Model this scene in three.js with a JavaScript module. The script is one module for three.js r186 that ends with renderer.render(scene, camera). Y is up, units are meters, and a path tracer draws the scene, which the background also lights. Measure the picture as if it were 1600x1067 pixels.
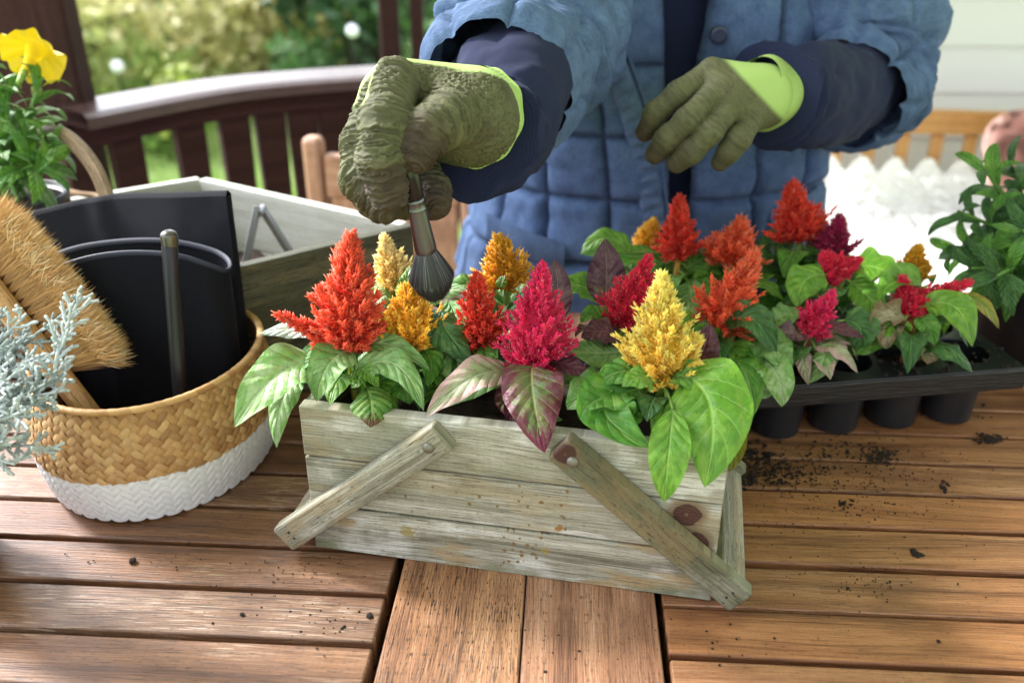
import * as THREE from 'three';
import { RoundedBoxGeometry } from 'three/addons/geometries/RoundedBoxGeometry.js';
import { mergeGeometries, mergeVertices } from 'three/addons/utils/BufferGeometryUtils.js';

// ---------- camera, sky, sun, exposure ----------
const scene = new THREE.Scene();
const PITCH = THREE.MathUtils.degToRad(26.6), FPX = 1416;
const CAM = new THREE.Vector3(0, 0.45, 0.518);          // y = 0 is the table top, the deck lies at -0.74
const camera = new THREE.PerspectiveCamera(2 * THREE.MathUtils.radToDeg(Math.atan(533.5 / FPX)), 1600 / 1067, 0.02, 400);
camera.position.copy(CAM);
camera.rotation.set(-PITCH, 0, 0);
camera.focus = 0.66;
camera.userData.fStop = 4.4;
scene.add(camera);

const SUN_TO = new THREE.Vector3(-0.62, 0.62, -0.42).normalize();
const skyW = 512, skyH = 256, skyData = new Float32Array(skyW * skyH * 4);
for (let j = 0; j < skyH; j++) for (let i = 0; i < skyW; i++) {
  const el = ((j + 0.5) / skyH - 0.5) * Math.PI, az = ((i + 0.5) / skyW) * 2 * Math.PI - Math.PI;
  const d = new THREE.Vector3(Math.cos(el) * Math.cos(az), Math.sin(el), Math.cos(el) * Math.sin(az));
  const k = Math.max(0, d.dot(SUN_TO)), up = Math.max(0, d.y);
  const b = 0.56 + 0.15 * up + 1.35 * Math.pow(k, 2.5) + 3.4 * Math.pow(k, 18);
  const s = d.y < -0.02 ? 0.25 : 1, o = (j * skyW + i) * 4;
  skyData[o] = b * s * 0.97; skyData[o + 1] = b * s * 1.0; skyData[o + 2] = b * s * 1.1; skyData[o + 3] = 1;
}
const sky = new THREE.DataTexture(skyData, skyW, skyH, THREE.RGBAFormat, THREE.FloatType);
sky.mapping = THREE.EquirectangularReflectionMapping; sky.magFilter = THREE.LinearFilter; sky.needsUpdate = true;
scene.background = sky; scene.environment = sky;
const sun = new THREE.DirectionalLight(new THREE.Color(1, 0.965, 0.92), 2.3);
sun.position.copy(SUN_TO).multiplyScalar(12); sun.target.position.set(0, 0, 0);
sun.castShadow = true; sun.shadow.radius = 16; sun.shadow.mapSize.set(2048, 2048);
Object.assign(sun.shadow.camera, { left: -4, right: 4, top: 4, bottom: -4, near: 0.5, far: 40 });
scene.add(sun, sun.target);
const EXPOSURE = 3.1;

// ---------- helpers ----------
const V = (x, y, z) => new THREE.Vector3(x, y, z);
function rng(seed) { let a = seed >>> 0; return () => { a |= 0; a = a + 0x6D2B79F5 | 0; let t = Math.imul(a ^ a >>> 15, 1 | a); t = t + Math.imul(t ^ t >>> 7, 61 | t) ^ t; return ((t ^ t >>> 14) >>> 0) / 4294967296; }; }
const clamp = (x, a = 0, b = 1) => Math.min(b, Math.max(a, x));
const lerp = (a, b, t) => a + (b - a) * t;
const sstep = (a, b, x) => { const t = clamp((x - a) / (b - a)); return t * t * (3 - 2 * t); };
function h3(x, y, z) { let n = Math.imul(x, 374761393) + Math.imul(y, 668265263) + Math.imul(z, 2147483647 - 1013904223) | 0; n = Math.imul(n ^ n >>> 13, 1274126177); return ((n ^ n >>> 16) >>> 0) / 4294967296; }
function noise(x, y = 0, z = 0) {
  const xi = Math.floor(x), yi = Math.floor(y), zi = Math.floor(z); let fx = x - xi, fy = y - yi, fz = z - zi;
  fx = fx * fx * (3 - 2 * fx); fy = fy * fy * (3 - 2 * fy); fz = fz * fz * (3 - 2 * fz);
  const c = (k) => lerp(lerp(h3(xi, yi, zi + k), h3(xi + 1, yi, zi + k), fx), lerp(h3(xi, yi + 1, zi + k), h3(xi + 1, yi + 1, zi + k), fx), fy);
  return lerp(c(0), c(1), fz);
}
const PERM = new Float32Array(65536); { const r = rng(12345); for (let i = 0; i < 65536; i++) PERM[i] = r(); }
function noise2(x, y, s = 0) { const xi = Math.floor(x), yi = Math.floor(y); let fx = x - xi, fy = y - yi; fx = fx * fx * (3 - 2 * fx); fy = fy * fy * (3 - 2 * fy); const a = xi * 157 + yi * 3571 + Math.floor(s * 131), p = (q) => PERM[q & 65535]; const u = p(a), v = p(a + 157), w = p(a + 3571), z = p(a + 3728); return u + (v - u) * fx + (w - u) * fy + (u - v - w + z) * fx * fy; }
function fbm2(x, y, s = 0, o = 4) { let r = 0, a = 0.5, t = 0; for (let i = 0; i < o; i++) { r += a * noise2(x, y, s + i); t += a; a *= 0.5; x = x * 2.03 + 17.1; y = y * 2.03 + 9.7; } return r / t; }
function fbm(x, y = 0, z = 0, o = 4) { let s = 0, a = 0.5, t = 0; for (let i = 0; i < o; i++) { s += a * noise(x, y, z); t += a; a *= 0.5; x = x * 2.03 + 17.1; y = y * 2.03 + 9.7; z = z * 2.03 + 3.3; } return s / t; }
// a picture point to the world: at a depth along the lens axis, on a level plane, or on a plane
const FW = V(0, -Math.sin(PITCH), -Math.cos(PITCH)), UPV = V(0, Math.cos(PITCH), -Math.sin(PITCH));
const rayOf = (px, py) => FW.clone().addScaledVector(V(1, 0, 0), (px - 800) / FPX).addScaledVector(UPV, -(py - 533.5) / FPX);
const atD = (px, py, D) => rayOf(px, py).multiplyScalar(D).add(CAM);
const atY = (px, py, y) => { const d = rayOf(px, py); return d.multiplyScalar((y - CAM.y) / d.y).add(CAM); };
const atZ = (px, py, z) => { const d = rayOf(px, py); return d.multiplyScalar((z - CAM.z) / d.z).add(CAM); };
const proj = (p) => { const v = p.clone().sub(CAM), D = v.dot(FW); return [800 + FPX * v.x / D, 533.5 - FPX * v.dot(UPV) / D]; };
const lin = (r, g, b) => new THREE.Color().setRGB(r / 255, g / 255, b / 255, THREE.SRGBColorSpace);

const used = new Map();
function numbered(name) { const n = used.get(name) ?? 0; used.set(name, n + 1); return n ? `${name}_${String(n).padStart(3, '0')}` : name; }
function tag(o, label, category, group, kind) { if (label) o.userData.label = label; if (category) o.userData.category = category; if (group) o.userData.group = group; if (kind) o.userData.kind = kind; return o; }
function thing(name, pos, label, category, group) { const g = new THREE.Group(); g.name = numbered(name); g.position.copy(pos); scene.add(g); return tag(g, label, category, group); }
function part(name, geo, m, parent) { const o = new THREE.Mesh(geo, m); o.name = parent === scene ? numbered(name) : name; o.castShadow = o.receiveShadow = true; parent.add(o); return o; }
// a geometry made in world coordinates, hung under a thing that only has a position
function wpart(name, geo, m, root) { geo.translate(-root.position.x, -root.position.y, -root.position.z); return part(name, geo, m, root); }

function tex(w, h, fn, srgb = true) {
  const d = new Uint8Array(w * h * 4);
  for (let j = 0; j < h; j++) for (let i = 0; i < w; i++) {
    const c = fn((i + 0.5) / w, (j + 0.5) / h, i, j), o = (j * w + i) * 4;
    if (typeof c === 'number') { d[o] = d[o + 1] = d[o + 2] = clamp(c) * 255; } else { d[o] = clamp(c[0], 0, 255); d[o + 1] = clamp(c[1], 0, 255); d[o + 2] = clamp(c[2], 0, 255); }
    d[o + 3] = 255;
  }
  const t = new THREE.DataTexture(d, w, h, THREE.RGBAFormat);
  t.wrapS = t.wrapT = THREE.RepeatWrapping; t.magFilter = THREE.LinearFilter; t.minFilter = THREE.LinearFilter;
  if (srgb) t.colorSpace = THREE.SRGBColorSpace;
  t.needsUpdate = true; return t;
}
const mix3 = (a, b, t) => [lerp(a[0], b[0], t), lerp(a[1], b[1], t), lerp(a[2], b[2], t)];
const mat = (o) => new THREE.MeshStandardMaterial({ roughness: 0.7, ...o });
const phys = (o) => new THREE.MeshPhysicalMaterial({ roughness: 0.7, ...o });

// uv in metres with u along the given axis
function boxUV(geo, axis = 'x', du = 0, dv = 0, su = 1, sv = 1) {
  const p = geo.attributes.position, n = geo.attributes.normal, uv = new Float32Array(p.count * 2);
  for (let i = 0; i < p.count; i++) {
    const P = { x: p.getX(i), y: p.getY(i), z: p.getZ(i) }, N = { x: Math.abs(n.getX(i)), y: Math.abs(n.getY(i)), z: Math.abs(n.getZ(i)) };
    const others = ['x', 'y', 'z'].filter((a) => a !== axis); let v;
    if (N[axis] > 0.7) { uv[2 * i] = P[others[0]] * 0.1 * su + du; v = P[others[1]]; } else { uv[2 * i] = P[axis] * su + du; v = N[others[0]] > N[others[1]] ? P[others[1]] + 0.05 : P[others[0]]; }
    uv[2 * i + 1] = v * sv + dv;
  }
  geo.setAttribute('uv', new THREE.BufferAttribute(uv, 2)); return geo;
}
const rbox = (w, h, d, r = 0.002, s = 2) => new RoundedBoxGeometry(w, h, d, s, Math.min(r, w / 2.01, h / 2.01, d / 2.01));
// a board between two points, with its width lying along `side`
function board(a, b, w, t, side, r = 0.002, uvs = [0, 0, 1, 1]) {
  const x = b.clone().sub(a), L = x.length(); x.normalize();
  const z = V(0, 0, 0).crossVectors(x, side).normalize(), y = V(0, 0, 0).crossVectors(z, x);
  const g = boxUV(rbox(L, w, t, r), 'x', ...uvs);
  return g.applyMatrix4(new THREE.Matrix4().makeBasis(x, y, z).setPosition(a.clone().add(b).multiplyScalar(0.5)));
}
function gridGeo(nu, nv, fn, uvfn) {             // fn(u, v) -> Vector3
  const pos = [], uv = [], idx = [];
  for (let j = 0; j <= nv; j++) for (let i = 0; i <= nu; i++) { const u = i / nu, v = j / nv, p = fn(u, v), t = uvfn ? uvfn(u, v) : [u, v]; pos.push(p.x, p.y, p.z); uv.push(t[0], t[1]); }
  for (let j = 0; j < nv; j++) for (let i = 0; i < nu; i++) { const a = j * (nu + 1) + i, b = a + 1, c = a + nu + 1, d = c + 1; idx.push(a, b, d, a, d, c); }
  const g = new THREE.BufferGeometry(); g.setAttribute('position', new THREE.Float32BufferAttribute(pos, 3)); g.setAttribute('uv', new THREE.Float32BufferAttribute(uv, 2)); g.setIndex(idx); g.computeVertexNormals(); return g;
}
// a tube along points; rad(t) or rad(t, angle) gives the radius; flat squeezes it along the frame's second axis
function tube(pts, rad, { seg = 24, ring = 10, cap = true, flat = 1, up = V(0, 1, 0), uvm = true } = {}) {
  const c = pts.length === 2 ? new THREE.LineCurve3(pts[0], pts[1]) : new THREE.CatmullRomCurve3(pts, false, 'centripetal');
  const L = c.getLength(), pos = [], uv = [], idx = []; let n = null; const R = typeof rad === 'number' ? () => rad : rad;
  let rmax = 0; for (let i = 0; i <= 8; i++) rmax = Math.max(rmax, R(i / 8, 0));
  for (let i = 0; i <= seg; i++) {
    const t = i / seg, p = c.getPoint(t), d = c.getTangent(t).normalize();
    if (!n) { n = Math.abs(d.dot(up)) > 0.95 ? V(1, 0, 0) : up.clone(); }
    n.addScaledVector(d, -n.dot(d)).normalize(); const b = V(0, 0, 0).crossVectors(d, n);
    for (let k = 0; k <= ring; k++) { const a = k / ring * Math.PI * 2, r = R(t, a); pos.push(p.x + (n.x * Math.cos(a) + b.x * Math.sin(a) * flat) * r, p.y + (n.y * Math.cos(a) + b.y * Math.sin(a) * flat) * r, p.z + (n.z * Math.cos(a) + b.z * Math.sin(a) * flat) * r); uv.push(uvm ? t * L : t, uvm ? k / ring * rmax * 6.283 : k / ring); }
  }
  for (let i = 0; i < seg; i++) for (let k = 0; k < ring; k++) { const a = i * (ring + 1) + k, e = a + 1, f = a + ring + 1, g = f + 1; idx.push(a, e, g, a, g, f); }
  if (cap) for (const i of [0, seg]) { const p = c.getPoint(i / seg), m = pos.length / 3; pos.push(p.x, p.y, p.z); uv.push(0, 0); for (let k = 0; k < ring; k++) { const a = i * (ring + 1) + k; i ? idx.push(a, a + 1, m) : idx.push(a + 1, a, m); } }
  const g = new THREE.BufferGeometry(); g.setAttribute('position', new THREE.Float32BufferAttribute(pos, 3)); g.setAttribute('uv', new THREE.Float32BufferAttribute(uv, 2)); g.setIndex(idx); g.computeVertexNormals();
  const N = g.attributes.normal;                     // close the seam
  for (let i = 0; i <= seg; i++) { const a = i * (ring + 1), b = a + ring, v = V(N.getX(a) + N.getX(b), N.getY(a) + N.getY(b), N.getZ(a) + N.getZ(b)).normalize(); N.setXYZ(a, v.x, v.y, v.z); N.setXYZ(b, v.x, v.y, v.z); }
  return g;
}
function lathe(prof, seg = 40) { return new THREE.LatheGeometry(prof.map(([r, y]) => new THREE.Vector2(r, y)), seg); }
// smooth blend and surface nets for bodies and gloves
const smin = (a, b, k) => { const h = Math.max(k - Math.abs(a - b), 0) / k; return Math.min(a, b) - h * h * k * 0.25; };
function cone(p, c) {                                  // tapered capsule {a, b, ra, rb}
  const ax = c.b.x - c.a.x, ay = c.b.y - c.a.y, az = c.b.z - c.a.z, px = p.x - c.a.x, py = p.y - c.a.y, pz = p.z - c.a.z;
  const t = clamp((px * ax + py * ay + pz * az) / (ax * ax + ay * ay + az * az));
  c.t = t; const dx = px - ax * t, dy = py - ay * t, dz = pz - az * t;
  return Math.sqrt(dx * dx + dy * dy + dz * dz) - lerp(c.ra, c.rb, t);
}
function surfNets(f, lo, hi, cell) {
  const nx = Math.ceil((hi.x - lo.x) / cell) + 1, ny = Math.ceil((hi.y - lo.y) / cell) + 1, nz = Math.ceil((hi.z - lo.z) / cell) + 1, F = new Float32Array(nx * ny * nz), p = V(0, 0, 0);
  for (let k = 0, o = 0; k < nz; k++) for (let j = 0; j < ny; j++) for (let i = 0; i < nx; i++, o++) F[o] = f(p.set(lo.x + i * cell, lo.y + j * cell, lo.z + k * cell));
  const id = new Int32Array(nx * ny * nz).fill(-1), pos = [], idx = [], sx = 1, sy = nx, sz = nx * ny, co = [0, sx, sy, sx + sy, sz, sx + sz, sy + sz, sx + sy + sz];
  const ed = [[0, 1], [2, 3], [4, 5], [6, 7], [0, 2], [1, 3], [4, 6], [5, 7], [0, 4], [1, 5], [2, 6], [3, 7]];
  for (let k = 0; k < nz - 1; k++) for (let j = 0; j < ny - 1; j++) for (let i = 0; i < nx - 1; i++) {
    const o = i + j * sy + k * sz; let m = 0; for (let c = 0; c < 8; c++) if (F[o + co[c]] < 0) m |= 1 << c;
    if (m === 0 || m === 255) continue;
    let x = 0, y = 0, z = 0, n = 0;
    for (const [a, b] of ed) { const fa = F[o + co[a]], fb = F[o + co[b]]; if ((fa < 0) !== (fb < 0)) { const t = fa / (fa - fb); x += lerp(a & 1, b & 1, t); y += lerp(a >> 1 & 1, b >> 1 & 1, t); z += lerp(a >> 2, b >> 2, t); n++; } }
    id[o] = pos.length / 3; pos.push(lo.x + (i + x / n) * cell, lo.y + (j + y / n) * cell, lo.z + (k + z / n) * cell);
  }
  for (let k = 1; k < nz - 1; k++) for (let j = 1; j < ny - 1; j++) for (let i = 1; i < nx - 1; i++) {
    const o = i + j * sy + k * sz, s = F[o] < 0;
    const q = (a, b, c, d, w) => { if (a < 0 || b < 0 || c < 0 || d < 0) return; w ? idx.push(a, b, c, a, c, d) : idx.push(a, c, b, a, d, c); };
    if (s !== F[o + sx] < 0) q(id[o], id[o - sy], id[o - sy - sz], id[o - sz], !s);
    if (s !== F[o + sy] < 0) q(id[o], id[o - sz], id[o - sz - sx], id[o - sx], !s);
    if (s !== F[o + sz] < 0) q(id[o], id[o - sx], id[o - sx - sy], id[o - sy], !s);
  }
  const g = new THREE.BufferGeometry(); g.setAttribute('position', new THREE.Float32BufferAttribute(pos, 3)); g.setIndex(idx); g.computeVertexNormals();
  const P = g.attributes.position, N = g.attributes.normal; let dot = 0;   // faces outwards
  for (let i = 0; i < P.count; i += 7) { p.set(P.getX(i) + N.getX(i) * cell, P.getY(i) + N.getY(i) * cell, P.getZ(i) + N.getZ(i) * cell); dot += Math.sign(f(p)); }
  if (dot < 0) { const I = g.index.array; for (let i = 0; i < I.length; i += 3) { const t = I[i + 1]; I[i + 1] = I[i + 2]; I[i + 2] = t; } g.computeVertexNormals(); }
  return g;
}
function colorize(g, fn) { const P = g.attributes.position, c = new Float32Array(P.count * 3); for (let i = 0; i < P.count; i++) { const q = fn(P.getX(i), P.getY(i), P.getZ(i), i); c.set(q.isColor ? [q.r, q.g, q.b] : q, i * 3); } g.setAttribute('color', new THREE.BufferAttribute(c, 3)); return g; }
function tint(g, c) { return colorize(g, () => c); }
// ---------- materials ----------
// wood: 0.5 m along the grain, 0.125 m across
function woodTex(seed, dark, mid, light, o = {}) {
  const big = o.big ?? 0, T = tex(big ? 2048 : 1024, big ? 512 : 256, woodFn(seed, dark, mid, light, o, 0.5, 0.125)); T.repeat.set(2, 8); T.wrapS = T.wrapT = THREE.MirroredRepeatWrapping; return T;
}
function woodFn(seed, dark, mid, light, o, SU, SV) {
  const { wear = 0, wearC = [206, 190, 174], pores = 0.5, knots = [], spots = [], chalk = 0, algae = 0, lines = 0.5 } = o;
  return (u, v) => {
    const x = u * SU, y = v * SV, w = y + (fbm2(x * 4, y * 8, seed, 3) - 0.5) * 0.014 + (fbm2(x * 16, y * 30, seed + 40, 2) - 0.5) * 0.002;
    const rings = fbm2(x * 2.2 + seed, w * 120, seed, 3), fine = noise2(x * 26, w * 1500, seed + 5), fib = noise2(x * 70, w * 3600, seed + 6), t = rings * 0.55 + fine * 0.28 + fib * 0.22 - 0.03;
    let c = t < 0.5 ? mix3(dark, mid, sstep(0.18, 0.52, t)) : mix3(mid, light, sstep(0.48, 0.85, t));
    c = mix3(c, dark, sstep(0.56, 0.78, fbm2(x * 12, y * 26, seed + 9, 4)) * 0.4);
    if (wear) { const m = sstep(0.46, 0.66, fbm2(x * 7, y * 18, seed + 21, 4)) * wear, g = sstep(0.48, 0.75, noise2(x * 40, w * 2100, seed + 2)) * sstep(0.3, 0.6, noise2(x * 90, w * 800, seed + 77)); c = mix3(c, wearC, m * g * 0.7 + m * 0.10); }
    if (chalk) c = mix3(c, [206, 206, 200], sstep(0.54, 0.74, fbm2(x * 30, y * 60, seed + 41, 5)) * (0.4 + 0.6 * fine) * chalk);
    if (algae) { c = mix3(c, [112, 113, 88], sstep(0.55, 0.75, fbm2(x * 16, y * 40, seed + 51, 4)) * algae); c = mix3(c, [150, 126, 88], sstep(0.54, 0.72, fbm2(x * 18, y * 70, seed + 31, 4)) * algae * 0.8); }
    if (lines) { const q = noise2(x * 34 + 3, w * 2600, seed + 3) * 0.6 + noise2(x * 140, w * 2300, seed + 13) * 0.4; c = mix3(c, dark.map((k) => k * 0.55), sstep(0.66, 0.80, q) * lines); }
    if (pores) { const q = noise2(x * 240 + 3, w * 2500, seed + 63); c = mix3(c, dark.map((k) => k * 0.5), sstep(0.78, 0.92, q) * pores); }
    c = c.map((k) => k * (0.93 + 0.14 * noise2(x * 2500, y * 2500, seed)));
    for (const [kx, ky, rr] of knots) { const d = Math.hypot(x - kx, (y - ky) * 1.1) / rr + (fbm2(x * 160, y * 160, 3, 3) - 0.5) * 0.35; if (d < 1.8) { c = mix3(c, [112, 92, 68], sstep(1.8, 1.1, d) * 0.8); c = mix3(c, [56, 36, 28], sstep(1.1, 0.9, d)); if (d < 0.9) c = mix3([86, 48, 38], [58, 34, 27], 0.5 + 0.3 * Math.sin(d * 30 + fbm2(x * 300, y * 300, 1, 2) * 6)); if (d < 0.14) c = [116, 80, 64]; } }
    for (const [sx, sy, rr, col] of spots) { const d = Math.hypot(x - sx, y - sy) / rr + (noise2(x * 700, y * 700, 3) - 0.5) * 0.7; if (d < 1) c = mix3(c, col ?? [108, 82, 46], 0.85 * sstep(1, 0.55, d)); }
    return c;
  };
}
const grainBump = tex(2048, 512, (u, v) => { const x = u * 0.5, y = v * 0.125, w = y + (fbm2(x * 4, y * 8, 4, 3) - 0.5) * 0.014; return 0.5 * noise2(x * 26, w * 1500, 9) + 0.3 * noise2(x * 70, w * 3200, 6) + 0.2 * fbm2(x * 200, y * 400, 8, 2); }, false);
grainBump.repeat.set(2, 8); grainBump.wrapS = grainBump.wrapT = THREE.MirroredRepeatWrapping;
const roughTex = tex(256, 256, (u, v) => 0.55 + 0.45 * fbm(u * 8, v * 14, 31, 4), false);
const wood = (map, r = 0.62, bump = 0.0004, o = {}) => mat({ map, roughness: r, bumpMap: grainBump, bumpScale: bump, roughnessMap: roughTex, ...o });
const plankL = [wood(woodTex(1, [70, 45, 30], [116, 82, 58], [150, 116, 90], { wear: 1, big: 1 }), 0.6), wood(woodTex(2, [72, 44, 27], [112, 74, 48], [142, 102, 72], { wear: 0.55, big: 1 }), 0.6), wood(woodTex(5, [74, 46, 29], [118, 80, 54], [150, 110, 80], { wear: 0.8, big: 1 }), 0.6)];
const plankR = [wood(woodTex(3, [96, 60, 38], [150, 104, 70], [178, 132, 92], { wear: 0.2, big: 1, lines: 0.28, pores: 0.3 }), 0.62), wood(woodTex(4, [92, 58, 38], [144, 98, 66], [174, 128, 90], { wear: 0.3, big: 1, lines: 0.28, pores: 0.3 }), 0.62), wood(woodTex(8, [96, 58, 35], [152, 102, 66], [182, 130, 86], { wear: 0.12, big: 1, lines: 0.25, pores: 0.3 }), 0.62)];
const boardA = wood(woodTex(6, [72, 46, 32], [140, 98, 68], [178, 134, 98], { pores: 0.95, wear: 0.4, big: 1, lines: 0.8 }), 0.55), boardB = wood(woodTex(7, [104, 70, 52], [148, 106, 80], [172, 132, 104], { pores: 0.5, wear: 0.25, big: 1, lines: 0.4 }), 0.55);
const underWood = mat({ color: lin(50, 32, 22), roughness: 0.9 });
const GREY = [[100, 97, 82], [149, 146, 130], [188, 186, 175]], OLIV = [[70, 70, 50], [108, 108, 82], [142, 142, 118]];
const greyWood = wood(woodTex(11, ...GREY, { wear: 0.4, wearC: [190, 190, 182], chalk: 0.5, algae: 0.5, big: 1 }), 0.82, 0.0005);
const greyDark = wood(woodTex(12, ...OLIV, { wear: 0.3, wearC: [176, 176, 164], chalk: 0.3, algae: 0.5, big: 1 }), 0.85, 0.0006);
const crateShaded = wood(woodTex(22, [50, 50, 36], [78, 78, 56], [104, 104, 82], { algae: 0.4, lines: 0.6 }), 0.88, 0.0006);  // crate wood for the front boards, darkened in the map to stand for shadow
const chairWood = wood(woodTex(13, [150, 104, 78], [190, 142, 114], [214, 172, 144]), 0.65);
const darkStain = phys({ map: woodTex(14, [40, 24, 23], [60, 37, 35], [78, 52, 48]), roughness: 0.8, specularIntensity: 0.35 });
const deckWood = wood(woodTex(15, [84, 62, 48], [118, 92, 72], [140, 114, 94]), 0.75);
const tanWood = wood(woodTex(16, [160, 112, 58], [190, 138, 76], [208, 160, 98]), 0.6);
const brushWood = wood(woodTex(17, [142, 98, 56], [184, 138, 88], [208, 166, 116]), 0.5, 0.0003);
const blackPlastic = mat({ color: lin(20, 21, 25), roughness: 0.34, bumpMap: tex(256, 256, (u, v) => fbm(u * 24, v * 24, 2, 3), false), bumpScale: 0.0004 });
const potPlastic = mat({ color: lin(26, 28, 34), roughness: 0.35 });
const chrome = phys({ color: lin(112, 117, 128), metalness: 1, roughness: 0.3 });
const soilMat = mat({ color: lin(52, 38, 30), roughness: 0.95, bumpMap: tex(256, 256, (u, v) => fbm(u * 30, v * 30, 6, 4), false), bumpScale: 0.004 });
const navy = phys({ color: lin(17, 26, 60), roughness: 0.95, sheen: 0.18, sheenRoughness: 0.6, sheenColor: lin(40, 56, 104), bumpMap: tex(256, 256, (u, v) => noise(u * 128, v * 128, 1), false), bumpScale: 0.0006 });
// woven cotton: 256 px over 5 cm
const clothBump = tex(512, 512, (u, v) => 0.5 * (0.5 + 0.25 * Math.sin(u * 6.2832 * 56) + 0.25 * Math.sin(v * 6.2832 * 56)) + 0.5 * fbm(u * 90, v * 24, 3, 2), false);
const denimTex = tex(512, 512, (u, v) => { const n = fbm(u * 9, v * 7, 4, 4), f = noise(u * 150, v * 40, 9); return mix3([58, 78, 114], [102, 126, 164], clamp(n * 0.7 + f * 0.4 - 0.1)); });
for (const t of [clothBump, denimTex]) t.repeat.set(10, 10);
const denim = phys({ map: denimTex, roughness: 0.92, sheen: 0.25, sheenRoughness: 0.5, sheenColor: lin(150, 180, 230), bumpMap: clothBump, bumpScale: 0.0006, side: THREE.DoubleSide });
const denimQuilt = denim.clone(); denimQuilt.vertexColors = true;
const denimLight = phys({ map: denimTex, color: new THREE.Color(1.2, 1.16, 1.1), roughness: 0.92, bumpMap: clothBump, bumpScale: 0.0006, side: THREE.DoubleSide });
// leaves: u across, v from base to tip
const veinAt = (u, v) => { const a = Math.abs(u - 0.5) * 2, s = (v - a * 0.34 + a * a * 0.08) * 6.5, d = Math.abs(s - Math.round(s)); const side = sstep(0.085, 0.02, d) * (1 - sstep(0.75, 1, a)) * sstep(0, 0.08, a); const s2 = (v * 34 + a * 7), d2 = Math.abs(s2 - Math.round(s2)); return Math.max(sstep(0.055, 0.015, a), side * 0.7, sstep(0.12, 0.03, d2) * 0.18); };
const leafBump = tex(256, 512, (u, v) => { const a = Math.abs(u - 0.5) * 2, s = (v - a * 0.34 + a * a * 0.08) * 6.5, d = Math.abs(s - Math.round(s)); return 0.75 * Math.pow(Math.min(1, d * 2), 0.35) * sstep(0, 0.15, a) + 0.25 * fbm2(u * 24, v * 48, 2, 3); }, false);
function leafTex(seed, base, alt, edge, vein, tip) {
  return tex(256, 512, (u, v) => {
    const a = Math.abs(u - 0.5) * 2, n = fbm2(u * 5 + seed, v * 9, seed, 4), n2 = fbm2(u * 14, v * 26, seed + 4, 3);
    let c = mix3(base, alt, sstep(0.38, 0.66, n)); c = mix3(c, c.map((k) => k * 0.78), n2 * 0.7);
    if (edge) c = mix3(c, edge, sstep(0.35, 1.0, a + (n2 - 0.5) * 0.9 + v * 0.25) * 0.95);
    c = mix3(c, vein, veinAt(u, v) * 0.7);
    c = mix3(c, [70, 56, 40], sstep(0.90, 0.95, noise2(u * 46, v * 84, seed + 3)) * 0.7); c = mix3(c, [168, 176, 96], sstep(0.62, 0.8, fbm2(u * 7, v * 7, seed + 60, 3)) * 0.3);
    if (tip) c = mix3(c, tip, sstep(0.72, 0.92, v + (n2 - 0.5) * 0.4));
    return c;
  });
}
const leafMat = (map, through = 0.3, r = 0.48) => phys({ map, roughness: r, bumpMap: leafBump, bumpScale: 0.0017, side: THREE.DoubleSide, transmission: through, thickness: 0, specularIntensity: 0.7 });
const LEAF = {
  bright: leafMat(leafTex(1, [104, 164, 44], [134, 188, 60], null, [176, 214, 120]), 0.4),
  green: leafMat(leafTex(2, [80, 144, 44], [112, 172, 62], null, [158, 196, 122]), 0.35),
  deep: leafMat(leafTex(3, [54, 100, 46], [76, 124, 60], null, [116, 158, 96]), 0.3),
  pale: leafMat(leafTex(4, [136, 186, 98], [184, 214, 156], null, [196, 218, 168]), 0.3, 0.5),
  silver: leafMat(leafTex(5, [190, 206, 196], [222, 230, 222], null, [206, 220, 206]), 0.2, 0.5),
  dull: leafMat(leafTex(6, [104, 152, 74], [144, 182, 112], null, [180, 200, 150]), 0.3, 0.5),
  wilt: leafMat(leafTex(7, [146, 160, 112], [176, 180, 146], [186, 148, 148], [196, 196, 170]), 0.2, 0.6),
  purple: leafMat(leafTex(8, [100, 124, 66], [124, 104, 78], [104, 38, 62], [184, 190, 130], [120, 44, 70]), 0.25, 0.45),
  maroon: leafMat(leafTex(9, [92, 40, 54], [112, 60, 74], [76, 34, 50], [138, 92, 104]), 0.2, 0.4),
  mauve: leafMat(leafTex(10, [98, 72, 82], [122, 96, 100], [84, 50, 66], [146, 122, 122]), 0.2, 0.5),
  brown: leafMat(leafTex(11, [86, 138, 50], [120, 160, 66], null, [158, 190, 110], [104, 68, 38]), 0.3),
  yellow: leafMat(leafTex(12, [138, 160, 60], [160, 172, 66], [168, 150, 60], [200, 200, 120]), 0.35),
  dry: leafMat(leafTex(13, [176, 166, 136], [140, 134, 96], [120, 96, 70], [196, 190, 160]), 0.2, 0.7),
};
const stemMat = phys({ vertexColors: true, roughness: 0.6 });
const plumeMat = phys({ vertexColors: true, roughness: 0.8, specularIntensity: 0.4, transmission: 0.5, thickness: 0, side: THREE.DoubleSide });
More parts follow.
